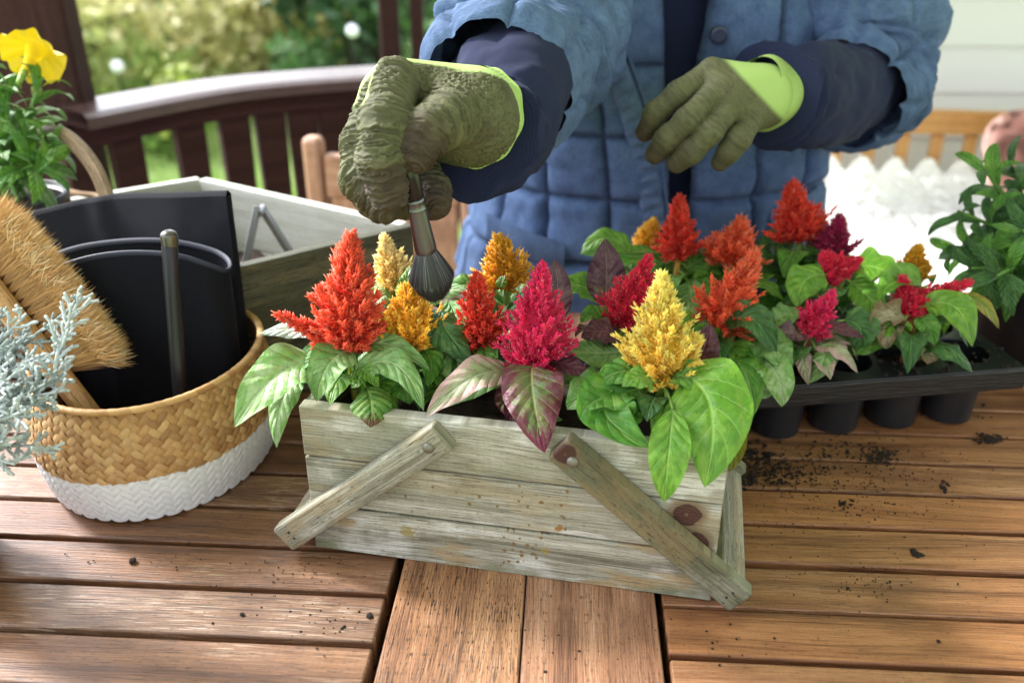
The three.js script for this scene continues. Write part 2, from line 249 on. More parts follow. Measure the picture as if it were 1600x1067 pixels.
// ---------- setting: lawn, deck, garden, railing, house wall ----------
const DECK = -0.74, LAWN = -1.9;
{
  const r = rng(5);
  const t = tex(512, 512, (u, v) => { const n = fbm(u * 12, v * 12, 3, 4), f = noise(u * 180, v * 180, 2); return mix3([124, 148, 84], [162, 182, 110], clamp(n * 0.8 + f * 0.5 - 0.2)); });
  t.repeat.set(60, 60);
  const g = new THREE.PlaneGeometry(400, 400); g.rotateX(-Math.PI / 2);
  const lawn = part('lawn', g, mat({ map: t, roughness: 0.95 }), scene); lawn.position.y = LAWN; tag(lawn, 'sunlit green lawn below the terrace railing', 'lawn', null, 'structure');
  const blade = new THREE.BufferGeometry(); blade.setAttribute('position', new THREE.Float32BufferAttribute([-0.006, 0, 0, 0.006, 0, 0, 0.012, 0.12, 0.02], 3)); blade.setIndex([0, 1, 2]); blade.computeVertexNormals();
  const grass = new THREE.InstancedMesh(blade, mat({ color: lin(156, 184, 100), side: THREE.DoubleSide, roughness: 0.8 }), 30000); grass.name = 'lawn_grass';
  const M = new THREE.Matrix4(), q = new THREE.Quaternion(), e = new THREE.Euler();
  for (let i = 0; i < 30000; i++) { const z = -4 - Math.pow(r(), 1.4) * 12, x = (r() - 0.62) * (6 - z * 0.9); e.set(0, r() * 6.3, 0); const s = 0.7 + r(); M.compose(V(x, LAWN, z), q.setFromEuler(e), V(s * 1.6, s, s)); grass.setMatrixAt(i, M); }
  scene.add(grass); tag(grass, 'grass blades standing on the lawn beyond the railing', 'grass', null, 'stuff');
}
{ // deck boards
  const deck = new THREE.Group(); deck.name = 'deck'; scene.add(deck); tag(deck, 'brown wooden terrace floor of long boards', 'deck', null, 'structure');
  const base = part('joist_layer', new THREE.BoxGeometry(4.2, 0.1, 3.9), underWood, deck); base.position.set(0.55, DECK - 0.085, 0.05);
  const lens = boxUV(rbox(4.2, 0.03, 0.115, 0.003), 'x');
  for (let k = 0; k < 32; k++) { const b = part('plank', lens, deckWood, deck); b.position.set(0.55, DECK - 0.015, -1.82 + k * 0.121); }
}
const leafQuad = (() => { const g = new THREE.BufferGeometry(); g.setAttribute('position', new THREE.Float32BufferAttribute([0, 0, 0, 0.4, 0.5, 0.06, 0, 1, 0, -0.4, 0.5, 0.06], 3)); g.setIndex([0, 1, 2, 0, 2, 3]); g.computeVertexNormals(); return g; })();
const leafCloudMat = phys({ vertexColors: true, roughness: 0.6, side: THREE.DoubleSide, transmission: 0.3, thickness: 0 });
function leafCloud(n, size, place, colour, r) {
  const P = [], C = [], I = [], q = new THREE.Quaternion(), e = new THREE.Euler(), src = leafQuad.attributes.position, v = V(0, 0, 0);
  for (let i = 0; i < n; i++) {
    const p = place(i), s = size * (0.6 + r() * 0.8), c = colour(p); e.set(r() * 6.3, r() * 6.3, r() * 6.3); q.setFromEuler(e);
    const o = P.length / 3; for (let k = 0; k < 4; k++) { v.fromBufferAttribute(src, k).multiplyScalar(s).applyQuaternion(q).add(p); P.push(v.x, v.y, v.z); C.push(c.r, c.g, c.b); } I.push(o, o + 1, o + 2, o, o + 2, o + 3);
  }
  const g = new THREE.BufferGeometry(); g.setAttribute('position', new THREE.Float32BufferAttribute(P, 3)); g.setAttribute('color', new THREE.Float32BufferAttribute(C, 3)); g.setIndex(I); g.computeVertexNormals(); return g;
}
function bush(name, label, category, group, x, z, w, h, cols, seed, leaf = 0.13, n = 3600) {
  const r = rng(seed), t = thing(name, V(x, LAWN, z), label, category, group);
  const lobes = Array.from({ length: 16 }, () => { const a = r() * 6.28, k = Math.sqrt(r()); return { c: V(Math.cos(a) * k * w * 0.42, h * (0.12 + 0.74 * r()), Math.sin(a) * k * w * 0.3), s: w * (0.12 + 0.14 * r()), col: cols[Math.floor(r() * cols.length)] }; });
  const place = (i) => { const l = lobes[i % lobes.length], u = V(r() - 0.5, r() - 0.5, r() - 0.5).normalize().multiplyScalar(l.s * Math.pow(r(), 0.4)); u.y *= 0.8; u.add(l.c); u.y = Math.max(0.02, u.y); place.l = l; return u; };
  part('crown', leafCloud(n, leaf, place, (p) => place.l.col.clone().multiplyScalar(0.85 + r() * 0.75), r), leafCloudMat, t);
  const limbs = []; for (let k = 0; k < 5; k++) limbs.push(tube([V(0, 0, 0), V((r() - 0.5) * w * 0.2, h * 0.4, (r() - 0.5) * w * 0.2), lobes[k].c.clone()], (q) => lerp(0.05, 0.012, q) * Math.min(1, h / 2), { seg: 6, ring: 6 }));
  part('trunk', mergeGeometries(limbs), underWood, t); return t;
}
{
  const olive = [lin(178, 176, 122), lin(196, 188, 142), lin(150, 162, 98), lin(206, 198, 152)], deep = [lin(66, 102, 60), lin(88, 126, 72), lin(56, 88, 54)], mid = [lin(118, 158, 78), lin(146, 178, 92), lin(98, 138, 74)];
  const G = 'shrubs in the garden beyond the railing';
  bush('tan_shrub', 'wide loose shrub with tan and olive leaves right of the dark post', 'shrub', G, -4.5, -9.2, 3.6, 2.3, olive, 21);
  bush('tan_shrub', 'pale dry looking shrub in the middle of the garden bank', 'shrub', G, -3.0, -10.6, 3.4, 2.6, olive, 22);
  bush('tan_shrub', 'small straw coloured shrub low behind the handrail', 'shrub', G, -5.9, -10.8, 3.4, 2.6, [...olive, ...mid], 23);
  bush('green_shrub', 'dark green dense shrub behind the handrail near the fist', 'shrub', G, -1.55, -9.4, 2.6, 2.4, deep, 24);
  bush('green_shrub', 'fresh green shrub between the tan shrubs and the dark one', 'shrub', G, -2.4, -12.2, 3.6, 3.1, [...deep, ...mid], 25);
  bush('green_shrub', 'bright green shrub seen between the two upright posts', 'shrub', G, -0.9, -11.4, 2.8, 3.0, mid, 26);
  bush('green_shrub', 'mid green shrub behind the torso of the gardener', 'shrub', G, 0.9, -11, 3.4, 3, [...mid, ...deep], 27);
  bush('conifer', 'broad dark conifer highest on the garden bank', 'tree', 'trees behind the shrubs', -4.3, -14, 4.4, 4.4, [...deep, lin(96, 120, 70)], 28, 0.16, 5000);
  bush('conifer', 'tall blue green conifer left behind the dark post', 'tree', 'trees behind the shrubs', -8.5, -14, 4.6, 4.6, [...deep, ...mid], 29, 0.16, 5000);
  bush('conifer', 'shaded conifer behind the upright posts', 'tree', 'trees behind the shrubs', -0.4, -15, 4.6, 4.6, deep, 30, 0.16, 5000);
  bush('low_shrub', 'reddish low shrub seen through the first gap of the railing', 'shrub', G, -4.15, -6.4, 1.1, 0.9, [lin(140, 110, 70), lin(120, 130, 66), lin(160, 120, 90)], 31, 0.08, 1500);
  bush('low_shrub', 'yellow green low shrub seen through the second gap of the railing', 'shrub', G, -3.2, -8.3, 1.5, 1.0, [lin(150, 160, 80), lin(110, 140, 60)], 32, 0.09, 1800);
  const lampP = (px, py, y) => atZ(px, py, -8);
  for (const [px, py, l] of [[183, 104, 'white globe lamp in front of the tan shrubs'], [550, 48, 'bluish white globe lamp in front of the dark shrub']]) {
    const p = atZ(px, py, -8), t = thing('garden_lamp', V(p.x, LAWN, p.z), l, 'garden lamp', 'globe lamps in the garden'), s = p.y - LAWN;
    const globe = part('globe', new THREE.SphereGeometry(0.055, 20, 14), mat({ color: lin(236, 240, 246), roughness: 0.3 }), t); globe.position.y = s;
    part('stake', tube([V(0, 0, 0), V(0, s - 0.07, 0)], 0.014, { seg: 2, ring: 8 }), blackPlastic, t);
  }
}
{ // curved railing
  const H = 0.13;
  const a = atY(118, 168, H), b = atY(350, 128, H), c = atY(585, 109, H), ext = c.clone().add(c.clone().sub(b).multiplyScalar(1.6)); ext.z += 0.1;
  const rail = thing('terrace_railing', V(a.x, DECK, a.z), 'dark brown curved wooden railing with shaped boards below its handrail', 'railing');
  const cv = new THREE.CatmullRomCurve3([a.clone().add(a.clone().sub(b).multiplyScalar(0.06)), a, b, c, ext], false, 'centripetal');
  const sweep = (w, h, dy) => { const N = 48, pr = [[-w / 2, 0], [-w / 2, h * 0.75], [-w / 2 + 0.012, h], [w / 2 - 0.012, h], [w / 2, h * 0.75], [w / 2, 0], [-w / 2, 0]], L = cv.getLength(); return gridGeo(pr.length - 1, N, (u, v) => { const p = cv.getPoint(v), t = cv.getTangent(v), s = V(-t.z, 0, t.x).normalize(), q = pr[Math.round(u * (pr.length - 1))]; return p.addScaledVector(s, q[0]).add(V(0, q[1] + dy, 0)); }, (u, v) => [v * L, u * 0.3]); };
  const flat = (g) => { const n = g.toNonIndexed(); n.computeVertexNormals(); return n; };
  wpart('handrail', flat(sweep(0.13, 0.024, -0.024)), wood(woodTex(18, [60, 42, 38], [80, 60, 56], [100, 78, 74]), 0.32, 0.0003), rail);
  wpart('rail_board', flat(sweep(0.035, 0.04, -0.0645)), darkStain, rail);
  wpart('bottom_rail', flat(sweep(0.05, 0.06, DECK - H + 0.06)), darkStain, rail);
  const top = H - 0.0655, bot = DECK + 0.11, hh = top - bot, sh = new THREE.Shape(), prof = (t) => t > 0.66 ? lerp(0.023, 0.027, sstep(0.66, 1, t)) : t > 0.5 ? lerp(0.010, 0.024, sstep(0.5, 0.66, t)) : t > 0.4 ? 0.010 : lerp(0.028, 0.010, sstep(0.22, 0.4, t));
  for (let i = 0; i <= 28; i++) { const t = i / 28; i ? sh.lineTo(prof(t), t * hh) : sh.moveTo(prof(0), 0); } for (let i = 28; i >= 0; i--) sh.lineTo(-prof(i / 28), i / 28 * hh);
  const bg = new THREE.ExtrudeGeometry(sh, { depth: 0.018, bevelEnabled: true, bevelSize: 0.002, bevelThickness: 0.002, bevelSegments: 1 });
  const at = [-30, 60, 138, 206, 303, 371, 428, 478, 524, 566, 604, 640, 680, 730, 790, 860, 940, 1030];
  for (const px of at) { let u = 0, bd = 1e9; for (let k = 0; k <= 400; k++) { const d = Math.abs(proj(cv.getPointAt(k / 400).add(V(0, -0.17, 0)))[0] - px); if (d < bd) { bd = d; u = k / 400; } } if (bd > 12) continue; const p = cv.getPointAt(u), t = cv.getTangentAt(u), m = part('baluster', bg, darkStain, rail); m.position.set(p.x - a.x, bot - DECK, p.z - a.z); m.rotation.y = -Math.atan2(t.z, t.x); }
}
function post(name, label, px0, px1, py, z, depth, top, lean = 0) {
  const p0 = atZ(px0, py, z), p1 = atZ(px1, py, z), w = p1.x - p0.x, t = thing(name, V((p0.x + p1.x) / 2, DECK, z - depth / 2), label, 'post', 'dark posts of the terrace');
  const h = top - DECK, m = part('shaft', boxUV(rbox(w, h - 0.06, depth, 0.008), 'y'), darkStain, t); m.position.y = 0.06 + (h - 0.06) / 2;
  const f = part('foot', rbox(w + 0.03, 0.06, depth + 0.03, 0.006), darkStain, t); f.position.y = 0.03; return t;
}
post('terrace_post', 'thick dark brown post left of the curved railing', -60, 119, 120, -1.0, 0.06, 1.75);
post('terrace_post', 'wider of two slim dark posts above the railing', 592, 622, 50, -1.62, 0.05, 1.75);
post('terrace_post', 'slimmer of two dark posts beside the blue sleeve', 641, 661, 50, -1.62, 0.04, 1.75);
{ // house wall
  const z = -1.95, x0 = 0.42, wallm = mat({ color: lin(232, 234, 236), roughness: 0.6, bumpMap: grainBump, bumpScale: 0.0004 });
  const t = thing('house_wall', V(x0, DECK, z), 'white painted house wall of horizontal weatherboards', 'wall');
  const core = part('wall_core', new THREE.BoxGeometry(2.6, 2.6, 0.1), wallm, t); core.position.set(1.3, 1.3, -0.07);
  const g = boxUV(rbox(2.6, 0.122, 0.022, 0.003), 'x'); for (let k = 0; k < 21; k++) { const b = part('plank', g, wallm, t); b.position.set(1.3, 0.06 + k * 0.118, 0); b.rotation.x = -0.075; }
  t.rotation.y = -0.05;
}
{ // bench, blanket, cushion
  const A = atZ(1385, 168, -1.66), B = atZ(1700, 215, -1.6); const seatY = DECK + 0.40;
  const t = thing('wooden_bench', V(A.x, DECK, A.z), 'tan wooden bench with slatted back under a white blanket', 'bench');
  const dir = B.clone().sub(A).setY(0).normalize(), rot = -Math.atan2(dir.z, dir.x); t.rotation.y = rot;
  const topY = A.y - DECK; const add = (n, w, h, d, x, y, z, r = 0.004) => { const m = part(n, boxUV(rbox(w, h, d, r), w > h ? 'x' : 'y'), tanWood, t); m.position.set(x, y, z); return m; };
  add('top_rail', 1.5, 0.055, 0.03, 0.6, topY - 0.03, 0); for (let k = 0; k < 19; k++) add('slat', 0.03, topY - 0.44, 0.016, -0.1 + k * 0.077, 0.38 + (topY - 0.44) / 2, 0);
  add('back_rail', 1.5, 0.05, 0.03, 0.6, 0.36, 0); add('seat', 1.5, 0.03, 0.52, 0.6, 0.385, 0.29);
  for (const [x, z] of [[-0.12, 0], [1.32, 0], [-0.12, 0.5], [1.32, 0.5]]) add('leg', 0.05, z ? 0.37 : topY - 0.06, 0.05, x, z ? 0.185 : (topY - 0.06) / 2, z ? z : -0.041);
  // fluffy blanket over back and seat
  const white = phys({ color: lin(246, 245, 244), roughness: 1, sheen: 0.6, sheenRoughness: 0.8, sheenColor: lin(255, 255, 255), side: THREE.DoubleSide, bumpMap: tex(256, 256, (u, v) => fbm(u * 50, v * 50, 3, 3), false), bumpScale: 0.006 });
  const bl = thing('white_blanket', V(A.x, DECK, A.z), 'fluffy white blanket spread over the bench seat and back', 'blanket'); bl.rotation.y = rot;
  const path = [[topY - 0.16, 0.022], [topY - 0.24, 0.035], [0.47, 0.07], [0.43, 0.16], [0.43, 0.34], [0.425, 0.52], [0.39, 0.575], [0.24, 0.6], [0.1, 0.61]].map(([y, z]) => V(0, y, z)), pc = new THREE.CatmullRomCurve3(path);
  const surf = (off) => gridGeo(90, 70, (u, v) => { const p = pc.getPoint(v); p.x = -0.12 + u * 1.4; const edge = Math.abs(Math.sin(p.x * 40.8)) * 0.05 * (1 - v) ** 6; p.y += edge; const n = fbm(p.x * 9, v * 9, 2, 4) - 0.4; p.z += n * 0.012 + off * 0.7; p.y += n * 0.012 * sstep(0.05, 0.3, v) + off; return p; }, (u, v) => [u * 3, v * 2]);
  part('blanket_cloth', surf(0.0), white, bl);
  const tuft = [], r = rng(77); for (let k = 0; k < 1500; k++) { const v = r() * 0.55, p = pc.getPoint(v); p.x = -0.12 + r() * 1.4; p.z += 0.01 + 0.03 * r(); p.y += 0.015; const d = V((r() - 0.5) * 0.06, 0.03 * r() - 0.012, 0.03 + 0.03 * r()); tuft.push(tube([p, p.clone().addScaledVector(d, 0.5).add(V(0, 0.008, 0)), p.clone().add(d)], (q) => 0.0032 * (1 - q * 0.85), { seg: 3, ring: 4 })); }
  tag(part('wool_tufts', mergeGeometries(tuft), white, bl), null, null, null, 'stuff');
  const cp = atZ(1640, 236, -1.45), cu = thing('pink_cushion', cp, 'dusty pink mottled cushion leaning on the bench back', 'cushion');
  const cm = phys({ map: tex(256, 256, (u, v) => mix3([112, 74, 66], [192, 154, 144], sstep(0.35, 0.65, fbm(u * 5, v * 5, 8, 4)))), roughness: 1, sheen: 0.5, sheenColor: lin(230, 190, 180) });
  const cg = new THREE.SphereGeometry(1, 48, 32), cpos = cg.attributes.position; for (let i = 0; i < cpos.count; i++) { const x = cpos.getX(i), y = cpos.getY(i), z = cpos.getZ(i), sq = (q) => Math.sign(q) * Math.pow(Math.abs(q), 0.55); const X = sq(x), Y = sq(y), ed = Math.max(Math.abs(X), Math.abs(Y)); cpos.setXYZ(i, X * 0.13, Y * 0.10, z * 0.07 * (1 - 0.5 * ed * ed) + (fbm(X * 5 + 9, Y * 5, 1, 4) - 0.5) * 0.07); } cg.computeVertexNormals();
  const cmesh = part('cover', cg, cm, cu); cmesh.rotation.set(-0.35, -0.25, 0.12);
}
{ // wooden chair behind the crate
  const z0 = -0.98, p = atZ(488, 212, z0), q = atZ(735, 235, z0 + 0.06), t = thing('garden_chair', V(p.x, DECK, p.z), 'light reddish wooden garden chair with slatted back behind the fist', 'chair');
  const dir = q.clone().sub(p).setY(0), W = dir.length(); t.rotation.y = -Math.atan2(dir.z, dir.x); const H = p.y - DECK;
  const add = (n, w, h, d, x, y, z, r = 0.006) => { const m = part(n, boxUV(rbox(w, h, d, r), w > h ? 'x' : 'y'), chairWood, t); m.position.set(x, y, z); return m; };
  for (const x of [0, W]) { add('back_post', 0.034, H, 0.034, x, H / 2, 0, 0.012); add('leg', 0.034, 0.44, 0.034, x, 0.22, 0.42); }
  add('top_rail', W - 0.038, 0.075, 0.022, W / 2, H - 0.0655, 0); add('lower_rail', W - 0.038, 0.04, 0.022, W / 2, 0.5, 0);
  const n = 9; for (let k = 0; k < n; k++) add('slat', 0.03, H - 0.622, 0.012, 0.04 + (W - 0.08) * k / (n - 1), 0.521 + (H - 0.62) / 2, 0, 0.003);
  for (let k = 0; k < 7; k++) add('seat_slat', W + 0.02, 0.018, 0.052, W / 2, 0.45, 0.03 + k * 0.062, 0.004);
  add('seat_rail', W - 0.038, 0.05, 0.022, W / 2, 0.41, 0.42);
}
{ // porch roof over the terrace
  const t = new THREE.Group(); t.name = 'porch_roof'; scene.add(t); tag(t, 'white boarded porch roof above the terrace', 'roof', null, 'structure');
  const m = mat({ color: lin(222, 222, 220), roughness: 0.7 }), g = boxUV(rbox(3.6, 0.02, 0.145, 0.003), 'x'); for (let k = 0; k < 26; k++) { const b = part('plank', g, m, t); b.position.set(0.85, 1.77, -1.75 + k * 0.148); }
  const c = part('roof_deck', new THREE.BoxGeometry(3.9, 0.12, 4.1), underWood, t); c.position.set(0.85, 1.85, 0.1);
}
// ---------- table ----------
const TROT = -0.062;                                  // the table is turned a little against the lens
{
  const t = thing('garden_table', V(0, 0, 0), 'brown hardwood garden table of planks under all the planting things', 'table'); t.rotation.y = TROT;
  const th = 0.024, r = rng(9);
  const add = (name, len, w, x, z, m, axis, y = -th / 2) => { const g = axis === 'x' ? boxUV(rbox(len, th, w, 0.002, 3), 'x', r() * 5, r()) : boxUV(rbox(w, th, len, 0.0015, 3), 'z', r() * 5, r() * 3); const o = part(name, g, m, t); o.position.set(x, y, z); o.rotation.z = (r() - 0.5) * 0.004; return o; };
  const P = 0.0476, zs = (k) => -0.0203 + P * k - P / 2;
  for (let k = -10; k <= 8; k++) {
    add('plank', 0.66, P - 0.0052, -0.088 - 0.33, zs(k) + (r() - 0.5) * 0.001, plankL[k === 2 ? 0 : k === 3 ? 2 : (k & 1) + 1], 'x', -th / 2 - r() * 0.0012);
    add('plank', 0.66, P - 0.0048, 0.108 + 0.33, zs(k) - 0.002 + (r() - 0.5) * 0.001, plankR[((k % 3) + 3) % 3], 'x', -th / 2 - r() * 0.0012);
  }
  const z0 = zs(-10) - P / 2, z1 = zs(8) + P / 2;
  add('plank', z1 - z0, 0.0915, -0.0355, (z0 + z1) / 2, boardA, 'z', -th / 2 + 0.0006); add('plank', z1 - z0, 0.0915, 0.0572, (z0 + z1) / 2, boardB, 'z', -th / 2 + 0.0002);
  const bar = (n, w, h, d, x, y, z) => { const m = part(n, boxUV(rbox(w, h, d, 0.004), w > d ? 'x' : 'z'), underWood, t); m.position.set(x, y, z); };
  for (const x of [-0.7, -0.088, 0.105, 0.7]) bar('bearer', 0.04, 0.06, z1 - z0 - 0.04, x, -th - 0.032, (z0 + z1) / 2);
  for (const z of [z0 + 0.03, z1 - 0.03]) bar('apron', 1.36, 0.055, 0.022, 0, -th - 0.092, z);
  for (const x of [-0.68, 0.68]) for (const z of [z0 + 0.05, z1 - 0.05]) { const m = part('leg', boxUV(rbox(0.05, 0.74 - th - 0.063, 0.05, 0.006), 'y'), underWood, t); m.position.set(x, -0.74 + (0.74 - th - 0.063) / 2, z); }
}
// ---------- planter box ----------
const YAW = Math.atan2(0.199, 0.98), BOX = V(-0.005, 0, -0.0005), BX = V(Math.cos(YAW), 0, Math.sin(YAW)), BN = V(-Math.sin(YAW), 0, Math.cos(YAW));
function onBox(px, py, off) { const d = rayOf(px, py), t = (off - CAM.clone().sub(BOX).dot(BN)) / d.dot(BN), p = CAM.clone().addScaledVector(d, t).sub(BOX); return V(p.dot(BX), p.y, off); }
const boxW = (x, y, z) => BOX.clone().addScaledVector(BX, x).addScaledVector(BN, z).add(V(0, y, 0));
const BW = 0.148, BH = 0.125, BD = 0.135;
{
  const t = thing('planter_box', BOX, 'weathered grey green wooden planter box with two fold-down handles full of flowers', 'planter'); t.rotation.y = -YAW;
  const front = (seed, o) => tex(2048, 320, woodFn(seed, ...GREY, { wear: 0.5, wearC: [196, 196, 188], chalk: 0.8, algae: 0.38, lines: 0.45, pores: 0.25, ...o }, 0.296, 0.042));
  const rs = rng(3), spots = [], spots2 = [];
  for (let k = 0; k < 26; k++) { spots.push([0.05 + rs() * 0.16, 0.004 + rs() * 0.036, 0.0006 + rs() * 0.0012]); spots2.push([0.16 + (rs() - 0.5) * 0.03, 0.008 + rs() * 0.034, 0.0007 + rs() * 0.0013]); }
  spots.push([0.187, 0.006, 0.0035, [130, 88, 36]], [0.062, 0.03, 0.002, [110, 84, 44]], [0.068, 0.028, 0.003, [110, 84, 44]]); spots2.push([0.178, 0.026, 0.004, [140, 118, 66]], [0.075, 0.027, 0.007, [138, 124, 76]], [0.16, 0.02, 0.002]);
  const tx = [front(61, { spots: spots2, algae: 1 }), front(62, { knots: [[0.2735, 0.031, 0.0098], [0.2815, 0.0095, 0.0082]], spots }), front(63, { chalk: 1 })];
  const hs = [[0.0005, 0.0405], [0.0417, 0.0827], [0.084, 0.125]], r = rng(4);
  hs.forEach(([y0, y1], k) => {
    const g = rbox(BW * 2, y1 - y0, 0.011, 0.0013, 3), p = g.attributes.position, uv = new Float32Array(p.count * 2); for (let i = 0; i < p.count; i++) { uv[2 * i] = p.getX(i) / (BW * 2) + 0.5; uv[2 * i + 1] = p.getY(i) / 0.042 + 0.5 + (Math.abs(p.getZ(i)) < 0.004 ? 0.0 : 0); } g.setAttribute('uv', new THREE.BufferAttribute(uv, 2));
    const bm = grainBump.clone(); bm.repeat.set(0.592, 0.336); bm.offset.set(k * 0.3, k * 0.27); bm.needsUpdate = true;
    const m = mat({ map: tx[k], roughness: 0.82, bumpMap: bm, bumpScale: 0.0007 }); const o = part('front_plank', g, m, t); o.position.set(0, (y0 + y1) / 2, -0.0055 + [0.0004, -0.0003, 0.0003][k]); o.rotation.z = [0, 0.0012, -0.001][k];
    const bk = part('back_plank', boxUV(rbox(BW * 2, y1 - y0, 0.011, 0.0013), 'x', r(), r()), greyWood, t); bk.position.set(0, (y0 + y1) / 2, -BD + 0.0055);
    for (const s of [-1, 1]) { const e = part('end_plank', boxUV(rbox(0.011, y1 - y0 - 0.0006, BD - 0.0226, 0.0013), 'z', r(), r()), greyDark, t); e.position.set(s * (BW - 0.0065), (y0 + y1) / 2, -BD / 2); }
  });
  const bt = part('bottom_panel', boxUV(rbox(BW * 2 - 0.026, 0.008, BD - 0.0226, 0.001), 'x'), greyDark, t); bt.position.set(0, 0.006, -BD / 2);
  for (const sx of [-0.06, 0.05]) for (const y of [0.02, 0.062, 0.105]) for (const e of [-1, 1]) { }
  // handles: a front arm, a back arm and a grip between them, each turning on a bolt
  const metal = mat({ color: lin(120, 117, 108), metalness: 0.7, roughness: 0.5 });
  const knotArm = mat({ map: tex(1024, 128, woodFn(71, ...OLIV, { algae: 0.7, chalk: 0.45, wear: 0.3, knots: [[0.006, 0.012, 0.0085]] }, 0.18, 0.0225)), roughness: 0.85, bumpMap: grainBump, bumpScale: 0.0005 });
  const handle = (label, bolt, end, wood1, wood2) => {
    const h = new THREE.Group(); h.name = 'handle'; t.add(h); tag(h, label);
    const d = end.clone().sub(bolt).normalize(), a = bolt.clone().addScaledVector(d, -0.013), b = end.clone().addScaledVector(d, 0.0); const L = b.distanceTo(a), ang = Math.atan2(d.y, d.x);
    for (const [z, s] of [[0.0068, 1], [-BD - 0.0068, -1]]) {
      const arm = part('arm', boxUV(rbox(L, 0.0225, 0.0125, 0.0022, 3), 'x', s * 0.3 + bolt.x, 0.04), s > 0 && wood2 ? wood2 : wood1, h); if (s > 0 && wood2) { const q = arm.geometry.attributes, n = q.position.count; for (let i = 0; i < n; i++) q.uv.setXY(i, q.position.getX(i) / L + 0.5, q.position.getY(i) / 0.0225 + 0.5); } arm.position.set((a.x + b.x) / 2, (a.y + b.y) / 2, z); arm.rotation.z = ang;
      const bl = part('bolt', lathe([[0, 0.0024], [0.0022, 0.0022], [0.0038, 0.0012], [0.0042, 0.0002], [0.0042, -0.001]], 24), metal, h); bl.rotation.x = s * Math.PI / 2; bl.position.set(bolt.x, bolt.y, z + s * 0.0062);
      for (const q of [-0.003, 0.003]) { const nl = part('nail', new THREE.CylinderGeometry(0.0009, 0.0009, 0.0012, 8), blackPlastic, h); nl.rotation.x = Math.PI / 2; nl.position.set(b.x - d.x * 0.011 - d.y * q, b.y - d.y * 0.011 + d.x * q, z + s * 0.0062); }
    }
    const grip = part('grip', boxUV(rbox(0.0225, 0.0125, BD + 0.0006, 0.002, 3), 'z', 0.2, 0.3), greyWood, h); grip.position.set(b.x - d.x * 0.0118, b.y - d.y * 0.0118, -BD / 2); grip.rotation.z = ang; return h;
  };
  const lb = onBox(669, 700, 0.013), le = onBox(441, 851, 0.013), rb = onBox(895, 722, 0.013), re = onBox(1158, 949, 0.013);
  le.y = Math.max(le.y, 0.0125); re.y = Math.max(re.y, 0.0125);
  handle('left handle folded down to the table', lb.setZ(0), le.setZ(0), greyWood); handle('right handle folded down with a dark knot by its bolt', rb.setZ(0), re.setZ(0), greyDark, knotArm);
  const sg = gridGeo(60, 30, (u, v) => { const x = (u - 0.5) * (BW * 2 - 0.028), z = -0.0125 - v * (BD - 0.025); return V(x, 0.106 + (fbm(x * 60, z * 60, 3, 4) - 0.5) * 0.022, z); });
  const s = part('potting_soil', sg, soilMat, scene); s.position.copy(BOX); s.rotation.y = -YAW; tag(s, 'dark potting soil filling the weathered planter box', 'soil', null, 'stuff');
}
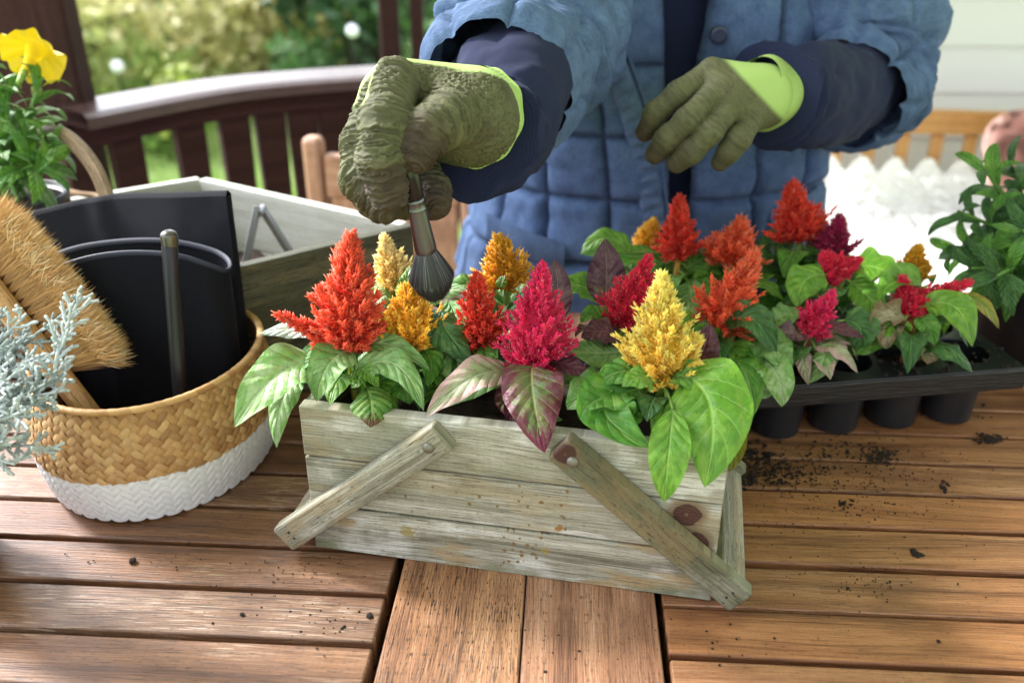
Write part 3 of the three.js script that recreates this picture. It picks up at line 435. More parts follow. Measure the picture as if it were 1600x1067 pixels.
// ---------- crate behind ----------
{
  const H = 0.145, B = atY(640, 350, H), A = atY(310, 277, H), C = B.clone().add(atY(370, 414, H).sub(B).multiplyScalar(1.12)), D = A.clone().add(atY(80, 312, H).sub(A).multiplyScalar(1.0));
  D.copy(A.clone().add(C.clone().sub(B)).lerp(D, 0.6));
  const t = thing('wooden_crate', A.clone().setY(0), 'large pale grey green wooden crate standing behind the basket', 'crate');
  const cream = wood(woodTex(19, [176, 176, 162], [200, 201, 190], [214, 215, 206], { wear: 0.3, wearC: [220, 221, 214], lines: 0.15, pores: 0.1 }), 0.75, 0.0005);
  const side = (p, q, m, n) => { for (let k = 0; k < 2; k++) { const y = 0.0005 + k * H / 2 + H / 4 - 0.0003, a = p.clone().setY(y), b = q.clone().setY(y); wpart(n, board(a, b, H / 2 - 0.0008, 0.012, V(0, 1, 0), 0.0015, [k * 0.3, k * 0.11, 1, 1]), m, t); } };
  const inn = (p, q, r2) => { const c = A.clone().add(B).add(C).add(D).multiplyScalar(0.25); return 0; };
  const ab = B.clone().sub(A).normalize().multiplyScalar(0.0062), bc = C.clone().sub(B).normalize().multiplyScalar(0.0062);
  side(B.clone().sub(bc).clone().add(bc), C, crateShaded, 'front_board'); side(A, D, cream, 'back_board');
  side(A.clone().add(ab), B.clone().sub(ab).addScaledVector(ab, -0.1), cream, 'end_board'); side(D.clone().add(ab), C.clone().sub(ab).addScaledVector(ab, -0.1), greyDark, 'end_board');
  const q = new THREE.Shape([A, B, C, D].map((p) => new THREE.Vector2(p.x - A.x, -(p.z - A.z)))), bg = new THREE.ExtrudeGeometry(q, { depth: 0.008, bevelEnabled: false }); bg.rotateX(-Math.PI / 2); part('bottom_panel', bg, greyDark, t).position.y = 0.001;
  const c = A.clone().add(B).add(C).add(D).multiplyScalar(0.25);
  const sg = gridGeo(30, 20, (u, v) => { const p = A.clone().lerp(B, u).lerp(D.clone().lerp(C, u), v).lerp(c, 0.06); return V(p.x, 0.07 + (fbm(p.x * 40, p.z * 40, 3, 4) - 0.5) * 0.03, p.z); });
  tag(part('potting_soil', sg, soilMat, scene), 'dark soil heap inside the large pale crate', 'soil', null, 'stuff');
  // grey metal hand tool standing in the crate
  const tm = mat({ color: lin(150, 152, 156), metalness: 0.6, roughness: 0.4 });
  const p1 = atD(385, 405, 0.93), p2 = atD(402, 322, 0.925), p3 = atD(455, 400, 0.955), tt = thing('metal_prop', p2, 'grey metal prop of two hinged bars standing in the crate', 'tool'); const dn = p1.clone().sub(p2).normalize();
  wpart('bar', board(p2, p1.clone().addScaledVector(dn, 0.03), 0.0125, 0.006, V(0, 0, 1), 0.001), tm, tt); wpart('bar', board(p2.clone().add(V(0.004, -0.008, -0.007)), p3.clone().add(p3.clone().sub(p2).multiplyScalar(0.3)), 0.011, 0.006, V(0, 0, 1), 0.001), tm, tt);
  const pin = part('hinge_pin', new THREE.CylinderGeometry(0.004, 0.004, 0.02, 12), tm, tt); pin.rotation.x = Math.PI / 2; pin.position.set(0.002, -0.006, -0.003);
}
// ---------- basket ----------
const BK = { c: V(-0.305, 0, -0.16), a: 0.106, b: 0.092, ang: Math.atan2(-0.94, 0.35), H: 0.1 };
{
  const t = thing('woven_basket', BK.c, 'oval seagrass basket with a white painted bottom holding a brush', 'basket');
  const ca = Math.cos(BK.ang), sa = Math.sin(BK.ang);
  const bulge = (y) => { const q = y / BK.H; return 0.93 + 0.10 * Math.sin(Math.PI * Math.min(1, q * 0.95 + 0.08)) + 0.01 * q; };
  const N = 720, acc = [0]; const el = (th, k = 1) => { const x = Math.cos(th) * BK.a * k, y = Math.sin(th) * BK.b * k; return [x * ca - y * sa, x * sa + y * ca]; };
  for (let i = 1; i <= N; i++) { const a = el((i - 1) / N * 6.28319), b = el(i / N * 6.28319); acc.push(acc[i - 1] + Math.hypot(a[0] - b[0], a[1] - b[1])); }
  const P = acc[N], thAt = (s) => { s = ((s % P) + P) % P; let lo = 0, hi = N; while (hi - lo > 1) { const m = lo + hi >> 1; acc[m] <= s ? lo = m : hi = m; } return (lo + (s - acc[lo]) / (acc[hi] - acc[lo])) / N * 6.28319; };
  const W = (s, y, off) => { const k = bulge(y), th = thAt(s), p = el(th, k), nx = Math.cos(th) / BK.a, ny = Math.sin(th) / BK.b, l = Math.hypot(nx, ny), wob = 0.0015 * Math.sin(th * 3 + 1); return V(p[0] + (nx * ca - ny * sa) / l * (off + wob), y, p[1] + (nx * sa + ny * ca) / l * (off + wob)); };
  const cols = Math.round(P / (0.005 * Math.SQRT2) / 4) * 4, c = P / cols;        // diagonal cell size along the rim: cell edge times sqrt 2
  const tan = [[178, 136, 84], [188, 146, 94], [168, 124, 74], [198, 158, 104], [160, 116, 68], [184, 140, 84]]; const strawM = [0.5, 0.6].map((k) => phys({ vertexColors: true, roughness: k, bumpMap: tex(64, 64, (u, v) => noise(u * 3, v * 26, 5), false), bumpScale: 0.0003 }));
  const whites = [[226, 226, 224], [216, 217, 216], [234, 234, 232]].map((k) => mat({ color: lin(...k), roughness: 0.75 }));
  const r = rng(12), line = 0.042, pieces = [];
  // cells: a runs along (s + y), b along (s - y)
  const kk = c / 2, rows = Math.ceil(BK.H / kk) + 2;
  const toSY = (a, b) => [(a + b) * kk, (a - b) * kk];
  for (let i = -4; i < cols * 2; i++) for (let j = -rows * 2 - 4; j < cols * 2 + 4; j++) {
    const [s0, y0] = toSY(i, j); if (y0 < -0.008 || y0 > BK.H || s0 < 0 || s0 >= P - 1e-6) continue;
    const m = (((i + j) % 4) + 4) % 4; let A;
    if (m === 0) A = [i, j, 1, 2]; else if (m === 2) A = [i, j, 2, 1]; else continue;
    pieces.push(A);
  }
  const back = [], backW = [], shown = [];
  for (const [i, j, wa, wb] of pieces) {
    const cen = toSY(i + wa / 2, j + wb / 2); if (cen[1] < 0.001 || cen[1] > BK.H - 0.002) continue;
    const g = gridGeo(5, 5, (u, v) => { let a = i - 0.04 + u * (wa + 0.08), b = j - 0.04 + v * (wb + 0.08); let [s, y] = toSY(a, b); y = clamp(y, 0.0005, BK.H - 0.001); const across = wa < wb ? u : v, along = wa < wb ? v : u; const up = (cen[1] < line ? 0.00045 : 0.0012) * Math.sin(Math.PI * along) + 0.00035 * Math.sin(Math.PI * across) - 0.0004; return W(s, y, up); }, (u, v) => wa < wb ? [v, u] : [u, v]); { const k = tan[Math.floor(r() * 6)], j = 0.9 + 0.18 * r(), cT = lin(...k).multiplyScalar(j), cW = lin(226, 226, 224).multiplyScalar(0.95 + 0.07 * r()); colorize(g, (x, y, z) => y < line + (noise(x * 300, y * 300, z * 300) - 0.5) * 0.0022 + (fbm(x * 30, 1, z * 30, 2) - 0.5) * 0.006 ? cW : cT); }
    const wp = W(cen[0], cen[1], 0).add(BK.c), view = CAM.clone().sub(wp), nn = W(cen[0], cen[1], 0.01).sub(W(cen[0], cen[1], 0)); const facing = nn.dot(view) > 0, white = cen[1] + (r() - 0.5) * 0.002 < line; nn.normalize();
    if (facing) shown.push({ g, white, a: nn.dot(view.normalize()) }); else (white ? backW : back).push(g);
  }
  shown.sort((p, q) => (p.white - q.white) || (q.a - p.a)); let nT = 0, nW = 0;
  for (const p of shown) { if (p.white ? nW >= 140 : nT >= 300) { (p.white ? backW : back).push(p.g); continue; } p.white ? nW++ : nT++; part('strand', p.g, strawM[p.white ? 1 : 0], t); }
  if (back.length) tag(part('tan_weave', mergeGeometries(back), strawM[0], t), null, null, null, 'stuff');
  if (backW.length) tag(part('white_weave', mergeGeometries(backW), strawM[1], t), null, null, null, 'stuff');
  const liner = mat({ color: lin(128, 92, 56), roughness: 0.9, side: THREE.DoubleSide });
  part('lining', gridGeo(90, 10, (u, v) => W(u * P, 0.001 + v * (BK.H - 0.002), -0.0016)), liner, t);
  const bs = new THREE.Shape(); for (let i = 0; i < 60; i++) { const p = el(i / 60 * 6.28319, bulge(0) * 0.985); i ? bs.lineTo(p[0], -p[1]) : bs.moveTo(p[0], -p[1]); } const bg = new THREE.ExtrudeGeometry(bs, { depth: 0.003, bevelEnabled: false }); bg.rotateX(-Math.PI / 2); part('base', bg, liner, t).position.y = 0.0006;
  // wrapped rim
  const rimPts = []; for (let i = 0; i <= 90; i++) rimPts.push(W(i / 90 * P, BK.H, -0.0005)); const nW2 = 74;
  for (let k = 0; k < nW2; k++) { const s0 = k / nW2 * P, s1 = (k + 1.35) / nW2 * P; const g = gridGeo(5, 8, (u, v) => { const ph = -1.3 + v * 4.6, s = lerp(s0, s1, u) + (v - 0.5) * 0.006, rr = 0.0026 + 0.0005 * Math.sin(Math.PI * u) + (1 - u) * 0.0003; const o = W(s, BK.H, Math.cos(ph) * rr); o.y += Math.sin(ph) * rr * 0.9; return o; }, (u, v) => [v, u]); part('rim_wrap', tint(g, lin(...tan[Math.floor(r() * 4)]).multiplyScalar(1.05)), strawM[0], t); }
}
// ---------- black fabric bag with a rod ----------
{
  const fab = phys({ color: lin(19, 20, 28), roughness: 0.85, specularIntensity: 0.4, sheen: 0.08, sheenColor: lin(70, 78, 110), sheenRoughness: 0.5, side: THREE.DoubleSide, bumpMap: (() => { const t = tex(128, 128, (u, v) => 0.5 + 0.5 * Math.sin((u + v) * 6.2832 * 16) * Math.sin((u - v) * 6.2832 * 8), false); t.repeat.set(20, 20); return t; })(), bumpScale: 0.0003 });
  const t = thing('black_fabric_bag', V(BK.c.x, 0.01, BK.c.z), 'folded black fabric planter bag standing in the woven basket', 'bag');
  const TL = atD(40, 340, 0.82), TM = atD(155, 312, 0.835), TR = atD(352, 307, 0.80), BR = atD(388, 600, 0.82), BLc = atD(120, 660, 0.80); 
  const backPanel = (off, inset) => gridGeo(40, 40, (u, v) => { const top = u < 0.36 ? TL.clone().lerp(TM, u / 0.36) : TM.clone().lerp(TR, (u - 0.36) / 0.64), bot = BLc.clone().lerp(BR, u); bot.z -= 0.0; const p = top.lerp(bot, v); p.z += off + 0.007 * Math.exp(-(((u - 0.36) / 0.05) ** 2)) * (1 - v) + (fbm(u * 4, v * 3, 6, 3) - 0.5) * 0.008; p.y -= inset * (1 - v); return p; }, (u, v) => [u * 0.2, v * 0.2]);
  wpart('back_panel', mergeGeometries([backPanel(0, 0), backPanel(-0.012, 0.0), gridGeo(40, 4, (u, v) => { const top = u < 0.36 ? TL.clone().lerp(TM, u / 0.36) : TM.clone().lerp(TR, (u - 0.36) / 0.64); top.z += -v * 0.012 + 0.007 * Math.exp(-(((u - 0.36) / 0.05) ** 2)); top.y += 0.0035 * Math.sin(v * Math.PI); top.z += (fbm(u * 4, 0, 6, 3) - 0.5) * 0.008; return top; }, (u, v) => [u * 0.2, v * 0.02]),
    gridGeo(4, 30, (u, v) => { const p = TR.clone().lerp(BR, v); p.z += -u * 0.012 + (fbm(4, v * 3, 6, 3) - 0.5) * 0.008; p.x += 0.003 * Math.sin(u * Math.PI); return p; }, (u, v) => [u * 0.02, v * 0.2])]), fab, t);
  // front pocket: a sheet that runs to the right and folds back round on itself
  const rim = [atD(20, 455, 0.755), atD(70, 425, 0.745), atD(130, 402, 0.735), atD(200, 392, 0.732), atD(280, 397, 0.732), atD(325, 411, 0.738), atD(352, 420, 0.752), atD(358, 409, 0.766), atD(344, 394, 0.778), atD(305, 381, 0.784), atD(250, 373, 0.786), atD(170, 376, 0.79), atD(100, 390, 0.79), atD(30, 425, 0.79)];
  const rc = new THREE.CatmullRomCurve3(rim, false, 'centripetal'), foot = V(-0.02, -0.19, 0.0);
  const sheet = (o) => gridGeo(90, 30, (u, v) => { const p = rc.getPointAt(u); const f = p.clone().add(foot); f.z = lerp(f.z, BK.c.z + 0.0, 0.35); f.x += 0.02; const q = p.lerp(f, v); q.z += (fbm(u * 12, v * 1.2, 4, 3) - 0.5) * 0.03 * Math.pow(v, 0.7); q.x += (fbm(u * 9, v * 1.6, 14, 3) - 0.5) * 0.008 * v; return q; }, (u, v) => [u * 0.34, v * 0.2]);
  wpart('pocket', sheet(0), fab, t);
  wpart('hem', tube(Array.from({ length: 40 }, (_, i) => rc.getPointAt(i / 39).add(V(0, -0.002, 0))), 0.0026, { seg: 120, ring: 8, flat: 0.5 }), phys({ color: lin(40, 43, 60), roughness: 0.6 }), t);
  const rt = atD(263, 368, 0.70), rb = atD(267, 610, 0.72); rb.y = Math.min(rb.y, 0.02);
  const rod = thing('metal_rod', rt, 'black metal rod with rounded silver tip standing before the black bag', 'rod'); const L = rt.distanceTo(rb);
  const rm = mat({ color: lin(36, 36, 40), roughness: 0.35, metalness: 0.4 }); wpart('shaft', tube([rt.clone().lerp(rb, 0.045), rb], 0.0062, { seg: 4, ring: 20 }), rm, rod);
  const cp = part('cap', lathe([[0, 0.0044], [0.0035, 0.004], [0.0058, 0.0024], [0.0066, 0], [0.0066, -0.008], [0.0063, -0.0086]], 24), mat({ color: lin(96, 92, 90), metalness: 0.8, roughness: 0.3 }), rod); cp.position.set(0, 0, 0);
}
// ---------- bristle brush ----------
{
  const a = atD(140, 648, 0.735), b = atD(-62, 388, 0.70), ax = b.clone().sub(a), L = ax.length(); ax.normalize();
  const t = thing('scrubbing_brush', a, 'wooden handled brush with tan bristles leaning in the woven basket', 'brush');
  const view = CAM.clone().sub(a).normalize(), out = V(0, 0, 0).crossVectors(ax, view).normalize(); if (out.dot(V(0.7, 0.7, 0)) < 0) out.negate(); const side = V(0, 0, 0).crossVectors(out, ax).normalize(); if (side.dot(view) < 0) side.negate();
  wpart('handle', board(a.clone().addScaledVector(ax, -0.012), b, 0.038, 0.018, side, 0.006), brushWood, t);
  const r = rng(41), fan = [], tuftG = [[], [], []], rowsN = 6, colsN = 17;
  const bone = (p0, p1, rr, P, C, I, c0, c1) => { const d = p1.clone().sub(p0), u = V(0, 0, 0).crossVectors(d, view).normalize().multiplyScalar(rr), o = P.length / 3; const m = p0.clone().lerp(p1, 0.6); P.push(p0.x - u.x, p0.y - u.y, p0.z - u.z, p0.x + u.x, p0.y + u.y, p0.z + u.z, m.x - u.x, m.y - u.y, m.z - u.z, m.x + u.x, m.y + u.y, m.z + u.z, p1.x, p1.y, p1.z); for (let k = 0; k < 2; k++) C.push(...c0); for (let k = 0; k < 2; k++) C.push(...mix3(c0, c1, 0.6)); C.push(...c1); I.push(o, o + 1, o + 3, o, o + 3, o + 2, o + 2, o + 3, o + 4); };
  const base = lin(136, 94, 46), tipc = lin(196, 148, 88), pale = lin(240, 220, 180);
  for (let j = 0; j < colsN; j++) { const P = [], C = [], I = [];
    for (let i = 0; i < rowsN; i++) {
      const f = 0.24 + 0.76 * (j + 0.5 * (i & 1)) / colsN, root = a.clone().addScaledVector(ax, L * f).addScaledVector(out, 0.0085).addScaledVector(side, (i / (rowsN - 1) - 0.5) * 0.022), lean = (i / (rowsN - 1) - 0.5) * 0.5 , along = (f - 0.5) * 0.55;
      for (let k = 0; k < 170; k++) { const j1 = (r() - 0.5), j2 = (r() - 0.5), len = 0.037 + 0.008 * r() - 0.004 * Math.abs(lean); const dir = out.clone().addScaledVector(side, lean + j1 * 0.42).addScaledVector(ax, along + j2 * 0.5).normalize(); const s = root.clone().addScaledVector(side, j1 * 0.0022).addScaledVector(ax, j2 * 0.0028); const shade = 0.75 + 0.5 * r(), q = r() < 0.3 ? pale : tipc;
        const mid = s.clone().addScaledVector(dir, len * 0.6).add(V((r() - 0.5) * 0.005, (r() - 0.5) * 0.005, (r() - 0.5) * 0.005)), e = s.clone().addScaledVector(dir, len).add(V((r() - 0.5) * 0.016, (r() - 0.5) * 0.016, (r() - 0.5) * 0.016)); bone(s, mid, 0.00035, P, C, I, [base.r * shade, base.g * shade, base.b * shade], [tipc.r * shade * 0.9, tipc.g * shade * 0.9, tipc.b * shade * 0.9]); bone(mid, e, 0.0003, P, C, I, [tipc.r * shade * 0.9, tipc.g * shade * 0.9, tipc.b * shade * 0.9], [q.r, q.g, q.b]); }
    }
    const g = new THREE.BufferGeometry(); g.setAttribute('position', new THREE.Float32BufferAttribute(P, 3)); g.setAttribute('color', new THREE.Float32BufferAttribute(C, 3)); g.setIndex(I); g.computeVertexNormals();
    wpart('bristles', g, mat({ vertexColors: true, roughness: 0.6, side: THREE.DoubleSide }), t); }
}
// ---------- plant builders ----------
// a leaf blade along a bent spine; base, mid, tip in world space; `face` is where its upper side looks
function leafGeo(base, mid, tip, w, face, o = {}) {
  const { nu = 12, nv = 20, seed = 1, shape = 0.42 } = o, rr = rng(seed * 7919 + 13), fold = o.fold ?? 0.12 + 0.3 * rr(), wave = o.wave ?? 0.1 + 0.18 * rr(), curl = o.curl ?? -0.05 + 0.3 * rr(), roll = o.roll ?? (rr() - 0.5) * 0.9, wf = 11 + 9 * rr();
  const cv = new THREE.QuadraticBezierCurve3(base, mid.clone().multiplyScalar(2).sub(base.clone().add(tip).multiplyScalar(0.5)), tip);
  const wd = (t) => { const k = Math.pow(t, shape * 1.25) * Math.pow(1 - t, 0.85) / (Math.pow(shape, shape * 1.25) * 0.63); return w * 0.5 * Math.min(1.02, k) + (t < 0.06 ? 0.0006 : 0); };
  return gridGeo(nu, nv, (u, v) => {
    const p = cv.getPoint(v), t = cv.getTangent(v).normalize(); const f = face.clone().addScaledVector(t, -face.dot(t)).normalize(), s = V(0, 0, 0).crossVectors(t, f);
    const x = (u - 0.5) * 2, W = wd(v), a = Math.abs(x), ang = roll * x * (0.4 + v);
    const up = fold * a * W - curl * a * a * W + wave * W * Math.sin(v * wf + seed * 3 + (x > 0 ? 1.7 : 0)) * a * a + W * 0.045 * Math.cos((v - a * 0.34 + a * a * 0.08) * 6.5 * 6.283) * Math.sin(a * Math.PI) * -1;
    return p.addScaledVector(s, x * W * Math.cos(ang)).addScaledVector(f, up + x * W * Math.sin(ang));
  });
}
const golden = 2.39996;
function plumeGeo(base, tip, width, inner, outer, seed, o = {}) {
  const { n = 84, m = 15, len = 0.0056, spread = 1, peak = 0.24, fray = 0.25, flat = 1, core = 0.62, grad = 0.4 } = o;
  const r = rng(seed), ax = tip.clone().sub(base), L = ax.length(); ax.normalize(); const e1 = V(0, 0, 0).crossVectors(ax, V(0.3, 0.1, 1)).normalize(), e2 = V(0, 0, 0).crossVectors(ax, e1);
  const pale = outer.clone().lerp(new THREE.Color(1, 0.9, 0.75), 0.6), P = [], C = [], I = [], prof = (h) => (h < peak ? lerp(0.62, 1, Math.sin(h / peak * 1.57)) : Math.pow(1 - (h - peak) / (1 - peak), 1.08) * 0.97 + 0.03);
  const bipyr = (p, d, l, w, c0, c1) => { const u = V(0, 0, 0).crossVectors(d, Math.abs(d.y) > 0.9 ? V(1, 0, 0) : V(0, 1, 0)).normalize(), v = V(0, 0, 0).crossVectors(d, u), b = P.length / 3, k = 0.35; const add = (q, c) => { P.push(q.x, q.y, q.z); C.push(c.r, c.g, c.b); }; add(p, c0); const mc = c0.clone().lerp(c1, 0.45); for (let i = 0; i < 4; i++) { const a = i * 1.5708; add(p.clone().addScaledVector(d, l * k).addScaledVector(u, Math.cos(a) * w).addScaledVector(v, Math.sin(a) * w), mc); } add(p.clone().addScaledVector(d, l), c1); for (let i = 0; i < 4; i++) { const x = b + 1 + i, y = b + 1 + (i + 1) % 4; I.push(b, y, x, x, y, b + 5); } };
  { // dense inner body under the florets
    const nu = 28, nv = 40, b0 = P.length / 3; for (let j = 0; j <= nv; j++) for (let i = 0; i <= nu; i++) { const h = j / nv, a = i / nu * 6.28319, bmp = 0.8 + 0.4 * noise(Math.cos(a) * 5 + seed, Math.sin(a) * 5, h * 16), R = width * 0.5 * (0.25 + 0.75 * sstep(0.02, 0.34, h)) * (h < 0.02 ? h * 50 : 1) * prof(h) * core * bmp * (h > 0.97 ? (1 - h) * 30 : 1), p = base.clone().addScaledVector(ax, h * L * 0.92).addScaledVector(e1, Math.cos(a) * R).addScaledVector(e2, Math.sin(a) * R * flat); P.push(p.x, p.y, p.z); const c = inner.clone().lerp(outer, 0.1 + 0.3 * noise(a * 4, h * 20, seed)).multiplyScalar(0.8); C.push(c.r, c.g, c.b); }
    for (let j = 0; j < nv; j++) for (let i = 0; i < nu; i++) { const q = b0 + j * (nu + 1) + i; I.push(q, q + 1, q + nu + 2, q, q + nu + 2, q + nu + 1); }
  }
  const bend = V(r() - 0.5, 0, r() - 0.5).multiplyScalar(L * 0.07), NB = Math.round(n * 1.75);
  for (let k = 0; k < n * 9; k++) { // short florets all over the inner body
    const h = Math.pow(r(), 1.15) * 0.96, a = r() * 6.2832, R = width * 0.5 * (0.25 + 0.75 * sstep(0.02, 0.34, h)) * prof(h) * core * 0.9, rad = e1.clone().multiplyScalar(Math.cos(a)).addScaledVector(e2, Math.sin(a) * flat), p = base.clone().addScaledVector(ax, h * L * 0.92).addScaledVector(rad, R), d = rad.clone().addScaledVector(ax, lerp(-0.2, 1.1, h)).add(V(r() - 0.5, r() - 0.5, r() - 0.5).multiplyScalar(1.2)).normalize(), c0 = inner.clone().multiplyScalar(0.8 + 0.3 * r()), c1 = inner.clone().lerp(outer, clamp(0.2 + 0.6 * r() + (h - 0.4) * 0.4)); const l = len * (0.5 + 0.7 * r()); bipyr(p, d, l, l * 0.15 + 0.0002, c0, c1);
  }
  for (let i = 0; i < NB; i++) {
    const h = Math.pow((i + 0.5) / NB, 1.1), az = i * golden + r() * 0.9, rad = e1.clone().multiplyScalar(Math.cos(az)).addScaledVector(e2, Math.sin(az) * flat);
    const R = width * 0.49 * prof(h) * (1 - fray * 0.6 + fray * r() * 1.5) * (0.78 + 0.46 * noise(Math.cos(az) * 1.6 + seed, Math.sin(az) * 1.6, h * 5)) * (r() < 0.06 ? 1.22 : 1);
    const alpha = lerp(-0.4, 1.2, Math.pow(h, 0.5)) + (r() - 0.5) * 0.5, rise = R * Math.tan(clamp(alpha, -0.6, 1.2)) * 0.8;
    const s = base.clone().addScaledVector(ax, Math.max(L * 0.04, h * L * 0.96 - rise * 0.9)).addScaledVector(bend, h * h), sw = V(r() - 0.5, r() - 0.5, r() - 0.5).multiplyScalar(R * 0.35);
    const e = s.clone().addScaledVector(rad, R).addScaledVector(ax, Math.min(rise, L * 0.5)).add(sw), c = s.clone().lerp(e, 0.6).addScaledVector(ax, -rise * 0.2 - R * 0.12).addScaledVector(rad, R * 0.05);
    const cv = new THREE.QuadraticBezierCurve3(s, c, e), mm = Math.max(12, Math.round(m * 3.2 * (0.4 + 0.7 * prof(h)))), bj = 0.86 + 0.26 * r(), bh = (r() - 0.5) * 0.3;
    for (let k = 0; k < mm; k++) {
      const t = 0.34 + 0.66 * Math.pow((k + r()) / mm, 0.85), tc = Math.min(1, t), q = 1 - 0.75 * (t - 0.34) / 0.66, d = cv.getTangent(tc).normalize(), off = V(r() - 0.5, r() - 0.5, r() - 0.5), p = cv.getPoint(tc).addScaledVector(off, 0.0036 * q);
      d.addScaledVector(off, 1.5 * spread * (0.45 + q * 0.6)).addScaledVector(rad, 0.15).normalize();
      const tt = clamp(t * t * 0.95 + (h - 0.4) * grad + bh + (r() - 0.5) * 0.3), l = len * (0.3 + 0.5 * r()) * (t > 0.92 ? 1.25 : 1), j = bj * (0.9 + 0.2 * r()), c0 = inner.clone().lerp(outer, tt * 0.55).multiplyScalar(j), c1 = inner.clone().lerp(outer, clamp(tt + 0.25)).multiplyScalar(j); if (r() < 0.12) c1.lerp(pale, 0.45);
      bipyr(p, d, l, l * 0.13 + 0.00018, c0, c1);
    }
  }
  const g = new THREE.BufferGeometry(); g.setAttribute('position', new THREE.Float32BufferAttribute(P, 3)); g.setAttribute('color', new THREE.Float32BufferAttribute(C, 3)); g.setIndex(I); g.computeVertexNormals(); return g;
}
const COL = { coral: [lin(232, 40, 26), lin(255, 122, 78)], red: [lin(228, 26, 24), lin(250, 92, 60)], magenta: [lin(222, 0, 66), lin(252, 54, 130)], crimson: [lin(216, 0, 48), lin(248, 48, 94)], yellow: [lin(255, 204, 24), lin(255, 246, 140)], amber: [lin(255, 176, 0), lin(255, 222, 80)], cream: [lin(255, 224, 124), lin(255, 244, 184)], gold: [lin(220, 146, 0), lin(250, 202, 50)], orange: [lin(240, 68, 34), lin(255, 136, 84)], purple: [lin(140, 4, 54), lin(196, 24, 100)] };
const plantLabel = 'celosia plants';
// spec: base/tip of the plume in the picture with depth; leaves are [kind, width px, base, mid, tip] with depth offsets
function celosia(label, group, sp) {
  const b = atD(sp.b[0], sp.b[1], sp.D), tipP = atD(sp.t[0], sp.t[1], sp.D + (sp.dt ?? -0.012)), w = sp.w / FPX * sp.D, root = sp.root ? sp.root.clone() : V(b.x, sp.y0, b.z + (sp.dz ?? 0));
  root.y = sp.y0; const t = thing('celosia_plant', root, label, 'flower', group), r = rng(sp.seed);
  const geo = plumeGeo(b, tipP, w, ...COL[sp.col], sp.seed, sp.o); wpart('blossom', geo, plumeMat, t);
  if (sp.extra) for (const e of sp.extra) wpart('blossom', plumeGeo(atD(...e.b), atD(...e.t), e.w / FPX * sp.D, ...COL[e.col ?? sp.col], sp.seed + 7, { n: 30, m: 10, ...e.o }), plumeMat, t);
  const stemTop = b.clone().addScaledVector(tipP.clone().sub(b), 0.35), mid = root.clone().lerp(b, 0.5).add(V((r() - 0.5) * 0.008, 0, (r() - 0.5) * 0.008)), st = tube([root.clone().add(V(0, -0.012, 0)), mid, b, stemTop], (q) => lerp(0.0036, 0.0022, q), { seg: 14, ring: 8 });
  wpart('stem', tint(st, sp.stem ?? lin(120, 150, 62)), stemMat, t);
  const sc = sp.D / FPX, at = (q) => atD(q[0], q[1], sp.D + (q[2] ?? 0)), up = V(0, 1, 0);
  (sp.leaves ?? []).forEach(([kind, wpx, B, M, T, o = {}], k) => {
    const B3 = at(B), M3 = at(M), T3 = at(T), view = CAM.clone().sub(M3).normalize(), face = o.face ? V(...o.face).normalize() : view.clone().multiplyScalar(o.v ?? 0.7).addScaledVector(up, o.u ?? 0.55).add(V(o.x ?? 0, 0, 0)).normalize();
    wpart('leaf', leafGeo(B3, M3, T3, wpx * sc, face, { seed: k + sp.seed, ...o }), LEAF[kind], t);
    const near = stemTop.clone(); let best = 1e9; for (let i = 0; i <= 10; i++) { const c = root.clone().lerp(b, i / 10); const d = c.distanceTo(B3); if (d < best) { best = d; near.copy(c); } }
    if (best < 0.075 && !o.nopet) wpart('stem', tint(tube([near, near.clone().lerp(B3, 0.5).add(V(0, 0.003, 0)), B3], 0.0011, { seg: 5, ring: 5, cap: false }), lin(110, 140, 64)), stemMat, t);
  });
  const nf = Math.round((sp.fill ?? 7) * 1.7); for (let k = 0; k < nf; k++) { const h = 0.12 + 0.64 * (k + r() * 0.6) / nf, az = k * golden + sp.seed, bp = root.clone().lerp(b, h), len = lerp(0.058, 0.032, h) * (0.8 + 0.4 * r()) * (sp.fs ?? 1), dir = V(Math.cos(az), 0, Math.sin(az)); const B3 = bp.clone().addScaledVector(dir, 0.003), M3 = bp.clone().addScaledVector(dir, len * 0.55).add(V(0, len * (0.22 + 0.15 * r()), 0)), T3 = bp.clone().addScaledVector(dir, len).add(V(0, len * (-0.25 + 0.4 * r()), 0)); wpart('leaf', leafGeo(B3, M3, T3, len * 0.52, V(0, 1, 0).addScaledVector(dir, -0.2), { seed: k + 3 * sp.seed, nu: 8, nv: 12 }), LEAF[(sp.kinds ?? ['green', 'deep', 'bright'])[Math.floor(r() * (sp.kinds ?? [1, 2, 3]).length)]], t); }
  return t;
}
const GB = 'celosia plants in the planter box', GT = 'celosia plants in the black seedling tray', SY = 0.104;
